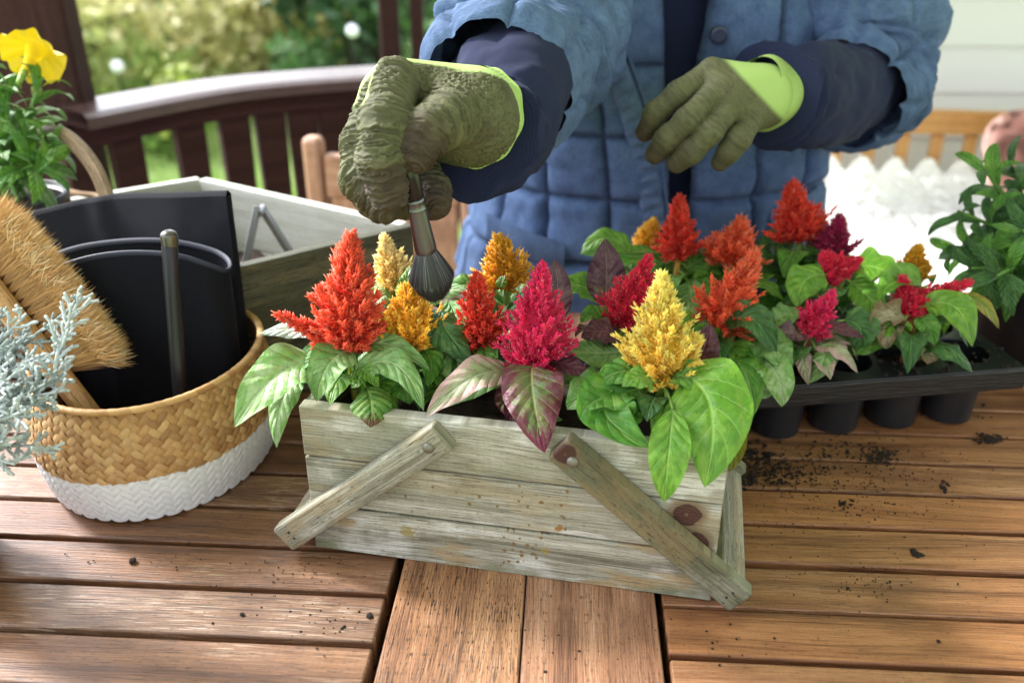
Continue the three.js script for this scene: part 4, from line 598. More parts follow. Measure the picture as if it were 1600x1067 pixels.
celosia('tall coral orange celosia at the left end of the planter box', GB, { b: [545, 545], t: [548, 360], D: 0.655, w: 112, col: 'coral', seed: 11, y0: SY, dz: -0.012, o: { n: 120, m: 18, len: 0.0075, spread: 1.0 }, stem: lin(170, 170, 70), fill: 5,
  extra: [{ b: [505, 522, 0.65], t: [429, 490, 0.635], w: 16, o: { n: 16, m: 8, len: 0.006 } }],
  leaves: [['pale', 84, [492, 572, 0.0], [432, 588, -0.02], [366, 668, -0.035], { u: 0.9, wave: 0.16 }], ['pale', 44, [470, 590, 0.004], [440, 628, -0.016], [432, 700, -0.025], { u: 0.6 }], ['dull', 66, [545, 548, -0.01], [512, 572, -0.03], [494, 628, -0.04], { wave: 0.2 }], ['silver', 34, [500, 522, 0.03], [450, 514, 0.03], [404, 522, 0.028], { u: 0.9 }], ['dull', 50, [560, 582, -0.012], [618, 570, -0.028], [662, 642, -0.04], { u: 0.5 }], ['dull', 36, [562, 545, 0.0], [612, 540, -0.012], [672, 580, -0.02], { u: 0.8 }], ['brown', 64, [572, 606, -0.01], [580, 632, -0.028], [578, 668, -0.036], { v: 1, u: 0.3, curl: 0.5 }], ['green', 40, [556, 590, 0.01], [596, 596, 0], [640, 612, 0], {}], ['bright', 26, [552, 580, -0.012], [560, 592, -0.02], [548, 606, -0.024], {}], ['bright', 26, [560, 575, -0.012], [575, 585, -0.02], [592, 606, -0.02], {}], ['green', 52, [590, 575, 0.02], [625, 600, 0.0], [640, 632, -0.005], {}], ['deep', 50, [520, 560, 0.03], [500, 580, 0.02], [486, 610, 0.01], {}]] });
celosia('pale cream celosia standing behind the makeup brush', GB, { b: [620, 452], t: [600, 368], D: 0.735, w: 62, col: 'cream', seed: 12, y0: SY, o: { n: 70, m: 13, len: 0.006 }, fill: 6, kinds: ['green', 'deep'], leaves: [['bright', 30, [632, 468, -0.03], [634, 445, -0.035], [640, 414, -0.03], { v: 1 }], ['pale', 40, [615, 470, -0.01], [600, 462, -0.02], [588, 478, -0.03], {}], ['dull', 40, [640, 470, -0.02], [690, 455, -0.03], [730, 452, -0.04], { u: 0.9 }]] });
celosia('round amber celosia under the bristles of the makeup brush', GB, { b: [640, 542], t: [634, 442], D: 0.672, w: 100, col: 'amber', seed: 13, y0: SY, dz: -0.005, o: { n: 84, m: 16, len: 0.0058, peak: 0.42 }, fill: 7, leaves: [['deep', 60, [690, 485, 0.0], [700, 520, -0.012], [738, 562, -0.02], {}], ['dull', 54, [700, 545, 0.0], [714, 575, -0.012], [722, 612, -0.02], {}], ['green', 44, [650, 545, 0], [672, 560, -0.01], [668, 606, -0.02], {}], ['green', 40, [700, 470, 0.02], [712, 500, 0.0], [700, 520, 0], {}]] });
celosia('golden celosia at the back behind the red one', GB, { b: [792, 448], t: [778, 366], D: 0.735, w: 78, col: 'gold', seed: 14, y0: SY, o: { n: 64, m: 12, len: 0.0065, fray: 0.5 }, fill: 6, kinds: ['green', 'deep'], leaves: [['bright', 18, [782, 450, -0.03], [784, 440, -0.03], [790, 430, -0.03], {}], ['green', 40, [740, 450, 0], [715, 446, 0], [690, 462, 0], { u: 0.9 }]] });
celosia('small scarlet celosia left of the magenta one', GB, { b: [750, 540], t: [746, 426], D: 0.68, w: 84, col: 'red', seed: 15, y0: SY, o: { n: 84, m: 14, len: 0.006 }, fill: 7, leaves: [['green', 30, [756, 540, -0.01], [760, 558, -0.02], [760, 582, -0.025], { v: 1 }], ['deep', 50, [735, 500, 0], [716, 520, -0.01], [712, 560, -0.02], {}], ['dull', 46, [790, 582, -0.03], [738, 600, -0.045], [672, 642, -0.04], { u: 0.4 }]] });
celosia('magenta celosia with a purple leaf hanging over the box edge', GB, { b: [836, 578], t: [846, 408], D: 0.642, w: 104, col: 'magenta', seed: 16, y0: SY, dz: -0.01, o: { n: 120, m: 17, len: 0.005, spread: 1.15, peak: 0.4 }, stem: lin(160, 60, 70), fill: 5, kinds: ['purple', 'maroon', 'dull'],
  leaves: [['purple', 98, [832, 572, -0.014], [834, 622, -0.035], [851, 708, -0.044], { v: 1, u: 0.25, fold: 0.35, wave: 0.2 }], ['wilt', 56, [792, 582, 0.0], [735, 592, -0.02], [664, 652, -0.026], { u: 0.5, wave: 0.25 }], ['maroon', 34, [858, 566, 0], [890, 572, -0.012], [926, 594, -0.02], { u: 0.4 }], ['mauve', 46, [872, 500, 0.03], [872, 450, 0.03], [866, 405, 0.03], { v: 1, u: 0 }], ['purple', 36, [806, 600, 0.01], [790, 630, -0.01], [812, 655, -0.02], {}], ['green', 40, [800, 640, 0], [830, 650, -0.012], [880, 656, -0.02], { u: 1 }]] });
celosia('crimson celosia leaning before a big maroon leaf', GB, { b: [972, 512], t: [1014, 398], D: 0.70, w: 84, col: 'crimson', seed: 17, y0: SY, o: { n: 84, m: 14, len: 0.0055 }, fill: 6, kinds: ['maroon', 'deep', 'mauve'],
  leaves: [['mauve', 72, [945, 478, 0.02], [948, 430, 0.02], [946, 372, 0.01], { v: 1, u: 0, shape: 0.5 }], ['bright', 46, [944, 470, 0.03], [905, 446, 0.03], [872, 458, 0.03], { u: 0.6 }], ['maroon', 46, [968, 528, -0.01], [940, 518, -0.025], [908, 528, -0.03], { u: 0.5 }], ['green', 36, [958, 515, 0], [930, 494, -0.01], [907, 505, -0.015], { u: 0.7 }], ['dull', 62, [975, 548, -0.015], [935, 552, -0.03], [890, 545, -0.035], { u: 0.7 }]] });
celosia('large yellow celosia with big green leaves at the right end of the box', GB, { b: [1033, 600], t: [1036, 422], D: 0.622, w: 114, col: 'yellow', seed: 18, y0: SY, dz: -0.012, o: { n: 130, m: 18, len: 0.006, spread: 1.0, peak: 0.3, grad: 0.9 }, fill: 6,
  leaves: [['bright', 124, [1066, 586, -0.012], [1112, 640, -0.04], [1101, 762, -0.045], { v: 0.9, u: 0.35, fold: 0.15, shape: 0.36 }], ['green', 92, [1008, 606, -0.005], [945, 640, -0.025], [1018, 700, -0.04], { v: 0.8, u: 0.5, wave: 0.2 }], ['green', 74, [990, 600, 0], [940, 622, -0.02], [912, 640, -0.03], { u: 0.7 }], ['bright', 78, [1052, 640, -0.034], [1046, 705, -0.050], [1038, 785, -0.044], { v: 1, u: 0.2, shape: 0.6 }], ['maroon', 56, [1082, 575, 0.03], [1100, 545, 0.02], [1108, 505, 0.02], { v: 1, u: 0 }], ['bright', 34, [1042, 622, -0.015], [1032, 645, -0.028], [1018, 674, -0.03], { wave: 0.4 }], ['green', 50, [1050, 590, -0.01], [1080, 590, -0.02], [1130, 612, -0.01], { u: 0.9 }], ['yellow', 46, [1124, 640, 0.0], [1146, 690, -0.012], [1138, 738, -0.02], { v: 1 }], ['green', 46, [1000, 620, 0.0], [985, 650, -0.02], [992, 676, -0.02], {}], ['bright', 44, [1020, 600, -0.02], [1000, 590, -0.03], [972, 604, -0.035], { u: 0.8 }], ['dull', 60, [960, 590, 0.01], [920, 610, -0.01], [886, 640, -0.015], { u: 0.9 }], ['green', 50, [1010, 590, 0], [970, 580, -0.01], [925, 606, -0.01], { u: 0.9 }]] });
celosia('scarlet cone celosia in the tray in front of the jacket', GT, { b: [1060, 402], t: [1063, 304], D: 0.88, w: 66, col: 'red', seed: 21, y0: 0.06, o: { n: 70, m: 12, len: 0.007 }, stem: lin(200, 150, 60), fill: 9, fs: 1.3, leaves: [['green', 44, [1040, 412, 0], [985, 400, 0], [905, 396, -0.01], { u: 1 }], ['bright', 40, [985, 395, 0], [945, 372, 0], [908, 398, 0], { u: 0.8 }], ['green', 46, [1075, 420, 0], [1110, 402, 0], [1140, 410, 0], { u: 1 }], ['dull', 44, [1075, 440, -0.02], [1080, 465, -0.03], [1075, 500, -0.03], {}]] });
celosia('small yellow celosia half hidden behind the scarlet cone', GT, { b: [1008, 388], t: [1022, 344], D: 0.91, w: 42, col: 'amber', seed: 22, y0: 0.06, o: { n: 44, m: 9, len: 0.007 }, fill: 5 });
celosia('orange celosia between the two tallest ones of the tray', GT, { b: [1142, 412], t: [1162, 340], D: 0.87, w: 84, col: 'orange', seed: 23, y0: 0.06, o: { n: 60, m: 12, len: 0.008, fray: 0.5 }, fill: 7, fs: 1.2 });
celosia('leaning orange celosia right of the yellow one', GT, { b: [1118, 508], t: [1186, 390], D: 0.79, w: 92, col: 'orange', seed: 24, y0: 0.06, o: { n: 80, m: 14, len: 0.0072, fray: 0.45 }, fill: 8, fs: 1.2, leaves: [['pale', 46, [1120, 520, 0], [1095, 500, 0], [1075, 470, 0], {}], ['deep', 56, [1135, 505, -0.01], [1178, 500, -0.03], [1212, 560, -0.03], { u: 0.7 }], ['dull', 56, [1180, 530, -0.01], [1210, 545, -0.03], [1236, 578, -0.03], {}], ['bright', 60, [1142, 535, -0.01], [1166, 585, -0.03], [1172, 658, -0.04], { v: 1 }], ['pale', 50, [1190, 560, -0.02], [1216, 590, -0.04], [1222, 636, -0.045], { v: 1 }], ['dull', 50, [1160, 560, 0], [1180, 600, -0.02], [1210, 610, -0.02], {}]] });
celosia('tall red celosia at the back of the tray by the jacket hem', GT, { b: [1250, 374], t: [1238, 284], D: 0.90, w: 86, col: 'red', seed: 25, y0: 0.06, o: { n: 60, m: 12, len: 0.009, fray: 0.4 }, fill: 9, fs: 1.3, kinds: ['green', 'deep'], leaves: [['deep', 44, [1240, 385, 0], [1210, 378, 0], [1180, 392, 0], { u: 1 }], ['green', 44, [1260, 390, 0], [1285, 395, 0], [1300, 420, 0], { u: 1 }]] });
celosia('dark purple celosia right of the tall red one', GT, { b: [1302, 396], t: [1313, 336], D: 0.88, w: 56, col: 'purple', seed: 26, y0: 0.06, o: { n: 50, m: 10, len: 0.007 }, fill: 6, kinds: ['green', 'deep'] });
celosia('flattened red celosia above the small magenta one', GT, { b: [1316, 430], t: [1288, 398], D: 0.83, w: 44, col: 'crimson', seed: 27, y0: 0.06, o: { n: 40, m: 9, len: 0.008 }, extra: [{ b: [1306, 424, 0.83], t: [1346, 404, 0.82], w: 34 }], fill: 5, fs: 1.2, leaves: [['bright', 60, [1290, 430, -0.01], [1258, 440, -0.02], [1246, 480, -0.03], { u: 0.7 }], ['bright', 60, [1330, 420, 0], [1370, 418, -0.01], [1405, 440, -0.01], { u: 1 }], ['bright', 50, [1330, 440, 0], [1358, 465, -0.01], [1378, 495, -0.02], {}]] });
celosia('small magenta celosia on a wilting plant at the front of the tray', GT, { b: [1264, 520], t: [1304, 454], D: 0.80, w: 58, col: 'magenta', seed: 28, y0: 0.06, dz: 0.0, o: { n: 56, m: 11, len: 0.0058 }, stem: lin(150, 60, 70), fill: 6, kinds: ['dull', 'deep', 'wilt'], fs: 1.1,
  leaves: [['dull', 40, [1240, 480, 0], [1222, 495, -0.01], [1196, 505, -0.01], {}], ['maroon', 22, [1285, 505, -0.01], [1320, 515, -0.015], [1352, 528, -0.01], {}], ['mauve', 40, [1250, 520, -0.01], [1235, 520, -0.02], [1212, 520, -0.02], {}], ['dull', 44, [1275, 545, -0.01], [1288, 560, -0.02], [1262, 600, -0.02], {}], ['wilt', 26, [1255, 545, -0.01], [1256, 565, -0.02], [1264, 602, -0.02], {}], ['deep', 60, [1320, 500, 0], [1345, 515, 0], [1338, 545, 0], { u: 0.8 }]] });
celosia('small yellow celosia at the right of the tray', GT, { b: [1424, 430], t: [1438, 384], D: 0.88, w: 46, col: 'gold', seed: 29, y0: 0.06, o: { n: 44, m: 9, len: 0.007 }, fill: 5, kinds: ['green', 'deep'] });
celosia('red celosia split into two spreading halves at the right of the tray', GT, { b: [1424, 494], t: [1408, 430], D: 0.82, w: 44, col: 'crimson', seed: 30, y0: 0.06, o: { n: 46, m: 10, len: 0.007 }, extra: [{ b: [1436, 478, 0.82], t: [1520, 438, 0.81], w: 44, o: { n: 44 } }], stem: lin(190, 110, 70), fill: 4, fs: 1.1,
  leaves: [['dry', 44, [1415, 500, -0.01], [1385, 494, -0.02], [1362, 512, -0.02], { wave: 0.5 }], ['dry', 38, [1404, 502, -0.01], [1388, 520, -0.02], [1384, 545, -0.02], { wave: 0.5 }], ['bright', 50, [1412, 500, -0.01], [1400, 510, -0.02], [1420, 522, -0.02], {}], ['green', 34, [1438, 495, -0.01], [1452, 512, -0.02], [1462, 540, -0.02], {}], ['bright', 52, [1446, 478, -0.01], [1496, 482, -0.03], [1520, 542, -0.03], { u: 0.5 }], ['bright', 50, [1440, 440, 0], [1400, 440, -0.01], [1372, 470, -0.02], {}], ['green', 56, [1400, 520, 0.01], [1350, 530, 0], [1300, 560, -0.01], {}], ['yellow', 24, [1500, 466, 0], [1535, 475, -0.01], [1562, 514, -0.01], {}], ['dry', 34, [1425, 545, -0.01], [1450, 552, -0.02], [1468, 560, -0.02], { wave: 0.5 }]] });

// ---------- seedling tray ----------
{
  const fl = atY(1175, 607, 0.067), fr = atY(1603, 574, 0.067), X = fr.clone().sub(fl).setY(0).normalize(), Z = V(X.z, 0, -X.x); // Z points away from the lens
  const pit = 0.0575, nx = 6, ny = 2, w = nx * pit + 0.02, d = ny * pit + 0.02, org = fr.clone().setY(0).addScaledVector(X, -w), t = thing('seedling_tray', org, 'black plastic seedling tray of round cells behind the planter box', 'tray'); t.rotation.y = -Math.atan2(X.z, X.x); t.scale.y = 1.22;
  const sh = new THREE.Shape([[0, 0], [w, 0], [w, d], [0, d]].map((p) => new THREE.Vector2(...p))); for (let i = 0; i < nx; i++) for (let j = 0; j < ny; j++) { const h = new THREE.Path(); h.absarc(0.01 + pit * (i + 0.5), 0.01 + pit * (j + 0.5), 0.0255, 0, 6.2832, true); sh.holes.push(h); }
  const top = new THREE.ExtrudeGeometry(sh, { depth: 0.0016, bevelEnabled: true, bevelSize: 0.0008, bevelThickness: 0.0006, bevelSegments: 2, curveSegments: 28 }); top.rotateX(-Math.PI / 2); part('top_sheet', top, blackPlastic, t).position.y = 0.053;
  const lip = (l, x, z, alongX) => { const m = part('lip', rbox(alongX ? l : 0.003, 0.016, alongX ? 0.003 : l, 0.0012), blackPlastic, t); m.position.set(x, 0.0465, z); };
  lip(w + 0.004, w / 2, 0.0015, true); lip(w + 0.004, w / 2, -d - 0.0015, true); lip(d - 0.001, -0.0012, -d / 2, false); lip(d - 0.001, w + 0.0012, -d / 2, false);
  const cg = lathe([[0.0258, 0.0525], [0.0225, 0.0012], [0.021, 0.0006], [0.0, 0.0006]], 32), cupM = mat({ color: lin(27, 28, 31), roughness: 0.4, side: THREE.DoubleSide }); for (let i = 0; i < nx; i++) for (let j = 0; j < ny; j++) part('cell', cg, cupM, t).position.set(0.01 + pit * (i + 0.5), 0, -0.01 - pit * (j + 0.5));
  for (let i = 0; i < nx; i++) for (let j = 0; j < ny; j++) { if (j === 0 && (i === 3 || i === 5)) continue; const cx = 0.01 + pit * (i + 0.5), cz = -0.01 - pit * (j + 0.5); const g = gridGeo(14, 24, (u, v) => { const a = v * 6.2832, q = u * 0.0243; return V(Math.cos(a) * q, 0.047 + (fbm((cx + Math.cos(a) * q) * 80, (cz + Math.sin(a) * q) * 80, 2, 3) - 0.5) * 0.014, Math.sin(a) * q); }); part('soil_plug', g, soilMat, t).position.set(cx, 0, cz); }
  const rb = rng(8), extra = []; for (let k = 0; k < 160; k++) { const p = new THREE.IcosahedronGeometry(0.0008 + rb() * 0.0016, 0); const u = lerp(0.6, 1, rb()); p.translate(w * u, 0.0557, -rb() * d); extra.push(p); } tag(part('spilled_soil', mergeGeometries(extra), soilMat, t), null, null, null, 'stuff');
}
// ---------- leafy plants in pots ----------
function pot(root, p, R, H) { wpart('pot', lathe([[0, 0], [R * 0.78, 0], [R * 0.97, H * 0.82], [R * 1.06, H * 0.83], [R * 1.08, H], [R * 0.99, H], [R * 0.95, H * 0.86], [0, H * 0.86]], 44).translate(p.x, p.y, p.z), potPlastic, root); }
function shoot(root, pts, n, len, kinds, seed, o = {}) {
  const r = rng(seed), cv = new THREE.CatmullRomCurve3(pts, false, 'centripetal'); wpart('stem', tint(tube(pts, (q) => lerp(0.0028, 0.0014, q), { seg: 12, ring: 7 }), lin(96, 140, 60)), stemMat, root);
  for (let k = 0; k < n; k++) { const h = (o.from ?? 0.18) + (0.99 - (o.from ?? 0.18)) * (k + 0.5) / n, p = cv.getPoint(h), ax = cv.getTangent(h), az = k * (o.step ?? golden) + seed, e1 = V(0, 0, 0).crossVectors(ax, V(0, 0.2, 1)).normalize(), e2 = V(0, 0, 0).crossVectors(ax, e1), dir = e1.multiplyScalar(Math.cos(az)).addScaledVector(e2, Math.sin(az)); const L = len * lerp(1.05, 0.5, h * h) * (0.8 + 0.4 * r()), rise = lerp(o.r0 ?? 0.15, 0.8, h); const T = p.clone().addScaledVector(dir, L).addScaledVector(ax, L * (rise - 0.25)), M = p.clone().addScaledVector(dir, L * 0.5).addScaledVector(ax, L * (rise * 0.5 + 0.12)); wpart('leaf', leafGeo(p.clone().addScaledVector(dir, 0.002), M, T, L * (o.w ?? 0.42), ax.clone().addScaledVector(dir, -0.35).add(V(0, 0.4, 0)).normalize(), { seed: k + seed, nu: 8, nv: 12, shape: o.shape ?? 0.5, wave: 0.06 }), LEAF[kinds[Math.floor(r() * kinds.length)]], root); }
}
{
  const p = atY(1600, 590, 0.0); p.z = -0.35; p.x = 0.56; const t = thing('potted_plant', p, 'dense dark green leafy plant in a black pot right of the tray', 'potted plant');
  pot(t, p, 0.075, 0.095); const s = part('soil', new THREE.CylinderGeometry(0.071, 0.071, 0.004, 32), soilMat, t); s.position.y = 0.085;
  const tips = [[1540, 262, 0.86], [1498, 330, 0.86], [1590, 300, 0.88], [1520, 420, 0.83], [1600, 360, 0.82], [1570, 250, 0.92], [1490, 390, 0.9], [1640, 280, 0.88], [1660, 380, 0.84], [1560, 430, 0.80]];
  tips.forEach((q, k) => { const T = atD(...q), B = p.clone().add(V((k % 3 - 1) * 0.018, 0.085, (k % 4 - 1.5) * 0.014)); shoot(t, [B, B.clone().lerp(T, 0.5).add(V(0, 0.012, 0)), T], 16, 0.052, ['green', 'deep', 'deep'], 100 + k, { w: 0.40, shape: 0.55, from: 0.12 }); });
}
{
  const p = atD(20, 330, 0.93).setY(0); const bt = atD(20, 300, 0.93).y; const t = thing('petunia_plant', V(p.x, 0, p.z), 'yellow flowering petunia in a shiny black pot inside the handled basket', 'potted plant');
  const py = bt - 0.075; pot(t, V(p.x, py, p.z), 0.052, 0.075); const s = part('soil', new THREE.CylinderGeometry(0.049, 0.049, 0.004, 28), soilMat, t); s.position.y = py + 0.067;
  const top = V(p.x, py + 0.07, p.z), tips = [[66, 120, 0.92, 'bright'], [14, 130, 0.92], [-20, 160, 0.92], [50, 190, 0.90], [90, 220, 0.9], [0, 220, 0.9], [60, 255, 0.88], [-30, 100, 0.92]];
  tips.forEach((q, k) => { const T = atD(q[0], q[1], q[2]); shoot(t, [top.clone().add(V((k % 3 - 1) * 0.012, 0, (k % 2 - 0.5) * 0.014)), top.clone().lerp(T, 0.55).add(V(0, 0.01, 0)), T], 12, 0.05, k % 3 ? ['bright', 'green', 'dull'] : ['bright', 'dull', 'green'], 140 + k, { w: 0.40, shape: 0.5 }); });
  // trumpet flower seen from the side
  const fb = atD(34, 118, 0.9), fc = atD(56, 76, 0.925), ax = fc.clone().sub(fb).normalize(), u = V(0, 0, 0).crossVectors(ax, V(0, 0, 1)).normalize(), v = V(0, 0, 0).crossVectors(ax, u), Lf = fb.distanceTo(fc);
  const petal = phys({ color: lin(246, 216, 26), roughness: 0.55, side: THREE.DoubleSide, transmission: 0.35, thickness: 0 });
  const flower = wpart('flower', gridGeo(120, 30, (a, q) => { const th = a * 6.2832, R = q < 0.55 ? lerp(0.0035, 0.011, (q / 0.55) ** 2) : lerp(0.011, 0.032, (q - 0.55) / 0.45), lob = 1 + (q > 0.6 ? 0.05 * Math.cos(5 * th) * (q - 0.6) / 0.4 : 0), h = q < 0.55 ? q / 0.55 * Lf : Lf - (q - 0.55) / 0.45 * 0.008 + (0.003 * Math.sin(5 * th + 1) + 0.004 * Math.sin(11 * th + 2) + 0.012 * (fbm(Math.cos(th) * 3, Math.sin(th) * 3, q * 2, 3) - 0.5)) * Math.max(0, q - 0.55) * 2 * q - 0.006 * Math.pow(q, 3); return fb.clone().addScaledVector(ax, h).addScaledVector(u, Math.cos(th) * R * lob).addScaledVector(v, Math.sin(th) * R * lob); }), petal, t);
  wpart('calyx', tint(tube([fb.clone().addScaledVector(ax, -0.012), fb.clone().addScaledVector(ax, 0.006)], (q) => lerp(0.0025, 0.0042, q), { seg: 4, ring: 8 }), lin(130, 160, 70)), stemMat, t);
  // handled wicker basket round the pot
  const c = V(p.x, 0, p.z), b = thing('handled_basket', c, 'rustic wicker basket with a tall arched handle behind the black bag', 'basket'), wm = mat({ color: lin(132, 104, 74), roughness: 0.85, bumpMap: tex(128, 128, (a, q) => 0.5 + 0.5 * Math.sin(a * 6.283 * 20), false), bumpScale: 0.001 });
  const hh = bt - 0.02; for (let k = 0; k < 11; k++) { const y = 0.006 + (hh - 0.012) * k / 10, R = 0.078 + 0.012 * k / 10, pts = []; for (let i = 0; i <= 48; i++) { const a = i / 48 * 6.2832; pts.push(V(Math.cos(a) * (R + 0.0025 * Math.sin(a * 12 + (k & 1) * Math.PI)), y, Math.sin(a) * (R + 0.0025 * Math.sin(a * 12 + (k & 1) * Math.PI)))); } part('wicker_row', tube(pts, 0.0048, { seg: 96, ring: 6 }), wm, b); }
  const bb = part('base', new THREE.CylinderGeometry(0.077, 0.077, 0.008, 36), wm, b); bb.position.y = 0.005; const bl = part('lining', lathe([[0.072, 0.01], [0.082, hh - 0.006]], 36), mat({ color: lin(110, 84, 58), roughness: 1, side: THREE.DoubleSide }), b);
  const hp = [[66, 320, 0.95], [50, 250, 0.95], [52, 216, 0.94], [84, 206, 0.92], [120, 228, 0.9], [150, 268, 0.89], [170, 318, 0.885]].map((q) => atD(...q)); wpart('handle', tube(hp, 0.0078, { seg: 60, ring: 10, flat: 0.55 }), wood(woodTex(20, [92, 70, 50], [150, 124, 94], [190, 168, 138]), 0.8, 0.001), b);
}
{ // silver cushion bush
  const pt = atD(-190, 640, 0.62), p = V(pt.x, 0, pt.z), t = thing('silver_bush', p, 'silvery white twiggy cushion bush spilling over at the left edge', 'plant');
  pot(t, p, 0.05, 0.07); const sm = mat({ color: lin(172, 181, 180), roughness: 0.9 }), sm2 = mat({ color: lin(136, 147, 144), roughness: 0.9 });
  const r = rng(66), top = V(p.x, 0.065, p.z);
  const sprig = (pts, n, m, len) => { const cv = new THREE.CatmullRomCurve3(pts, false, 'centripetal'), gs = [tube(pts, (q) => lerp(0.0016, 0.0009, q), { seg: 14, ring: 6 })];
    for (let k = 0; k < n; k++) { const h = 0.12 + 0.86 * (k + r() * 0.5) / n, q = cv.getPoint(h), ax = cv.getTangent(h), az = k * golden + r(), e1 = V(0, 0, 0).crossVectors(ax, V(0.2, 0.3, 1)).normalize(), e2 = V(0, 0, 0).crossVectors(ax, e1), d = e1.multiplyScalar(Math.cos(az)).addScaledVector(e2, Math.sin(az)).addScaledVector(ax, 0.9).normalize(), L = len * (0.5 + r() * 0.8) * lerp(1, 0.55, h), e = q.clone().addScaledVector(d, L).addScaledVector(ax, L * 0.25); gs.push(tube([q, q.clone().addScaledVector(d, L * 0.55), e], (s) => 0.0007 + 0.0002 * Math.sin(s * 3), { seg: 5, ring: 5 })); if (L > 0.008) for (let s = 0; s < 3; s++) { const b0 = q.clone().lerp(e, 0.5 + 0.2 * s), d2 = d.clone().add(V(r() - 0.5, r() - 0.5, r() - 0.5).multiplyScalar(1.3)).normalize(); gs.push(tube([b0, b0.clone().addScaledVector(d2, 0.003), b0.clone().addScaledVector(d2, 0.006)], (w) => 0.0009 + 0.0002 * w, { seg: 3, ring: 5 })); } }
    wpart('sprig', mergeGeometries(gs), m, t); };
  const E = [[125, 470, 0.60], [98, 545, 0.585], [40, 490, 0.60], [10, 480, 0.60], [60, 555, 0.575], [112, 570, 0.58], [70, 600, 0.56], [30, 600, 0.56], [75, 700, 0.565], [5, 690, 0.55], [40, 640, 0.55], [100, 610, 0.57], [-10, 540, 0.58], [20, 560, 0.57], [5, 620, 0.555], [32, 530, 0.585], [50, 650, 0.56], [0, 655, 0.55], [85, 625, 0.565], [22, 725, 0.56], [48, 520, 0.6], [-20, 600, 0.56], [60, 580, 0.575], [15, 590, 0.565], [90, 590, 0.575], [35, 680, 0.558], [65, 630, 0.57], [10, 510, 0.6]];
  E.forEach((q, k) => { const T = atD(...q), B = top.clone().add(V((r() - 0.5) * 0.05, r() * 0.01, (r() - 0.5) * 0.05)), M = B.clone().lerp(T, 0.55).add(V((r() - 0.5) * 0.02, 0.022 * r() + (T.y < 0.06 ? 0.035 : 0), (r() - 0.5) * 0.02)); sprig([B, M, T], 26, k % 3 ? sm : sm2, 0.0145); });
  const sprigTall = [atD(84, 622, 0.585), atD(88, 560, 0.583), atD(104, 510, 0.585), atD(126, 462, 0.59)]; sprig(sprigTall, 22, sm, 0.014);
}
// ---------- soil crumbs on the table ----------
{
  const r = rng(91), gs = [], gauss = () => (r() + r() + r() - 1.5) / 1.5;
  const crumb = (px, py, s) => { const p = atY(px, py, 0), g = new THREE.IcosahedronGeometry(s, s > 0.002 ? 1 : 0), q = g.attributes.position; for (let i = 0; i < q.count; i++) { const k = 0.65 + 0.7 * noise(q.getX(i) / s * 1.4 + px, q.getY(i) / s * 1.4, q.getZ(i) / s * 1.4 + py); q.setXYZ(i, q.getX(i) * k * (1 + 0.4 * r()), q.getY(i) * k * 0.7, q.getZ(i) * k); } g.rotateY(r() * 6.3); g.computeVertexNormals(); g.translate(p.x, p.y + s * 0.3, p.z); gs.push(g); };
  const cl = [[1200, 735, 70, 34, 260, 0.00045], [1330, 720, 110, 40, 260, 0.0004], [1450, 760, 120, 80, 120, 0.0004], [1190, 738, 60, 22, 150, 0.0012], [1175, 712, 40, 22, 80, 0.0016], [1250, 742, 60, 30, 110, 0.0008], [1165, 745, 20, 16, 50, 0.0018], [1420, 735, 120, 50, 70, 0.0007], [1375, 712, 28, 12, 150, 0.0011], [1203, 712, 10, 6, 22, 0.0016], [1310, 695, 50, 20, 40, 0.0012], [1250, 735, 50, 24, 60, 0.001], [1340, 770, 110, 50, 90, 0.0007], [1545, 686, 26, 8, 90, 0.0013], [1475, 760, 8, 8, 16, 0.0015], [1435, 865, 8, 6, 8, 0.0012], [1360, 910, 60, 26, 46, 0.0006], [1240, 800, 70, 60, 60, 0.0006], [1320, 790, 14, 10, 16, 0.0012], [1500, 640, 60, 20, 30, 0.0014], [1300, 700, 120, 40, 60, 0.0007], [820, 980, 160, 60, 46, 0.0005], [1000, 1000, 60, 60, 40, 0.0005], [1150, 1000, 60, 30, 14, 0.0007], [450, 900, 110, 60, 40, 0.0006], [520, 975, 70, 40, 26, 0.0007], [200, 880, 150, 40, 20, 0.0006], [1350, 850, 200, 150, 120, 0.0005], [700, 990, 60, 50, 30, 0.0005], [480, 890, 60, 20, 30, 0.0005]];
  for (const [x, y, sx, sy, n, s] of cl) for (let k = 0; k < n; k++) crumb(x + gauss() * sx * 1.5, y + gauss() * sy * 1.5, s * (0.45 + r() * 0.9));
  for (const [x, y, s] of [[578, 963, 0.0022], [207, 877, 0.0026], [378, 961, 0.0018], [1467, 1003, 0.0016], [1432, 866, 0.0028], [1427, 861, 0.0022], [1325, 920, 0.0015], [332, 974, 0.001], [537, 980, 0.0012], [852, 1050, 0.0012], [905, 1018, 0.0011], [810, 962, 0.001]]) crumb(x, y, s);
  tag(part('soil_crumbs', mergeGeometries(gs.map((g) => { const n = g.index ? g.toNonIndexed() : g; n.computeVertexNormals(); return n; })), soilMat, scene), 'dark soil crumbs scattered over the table planks', 'soil', null, 'stuff');
}
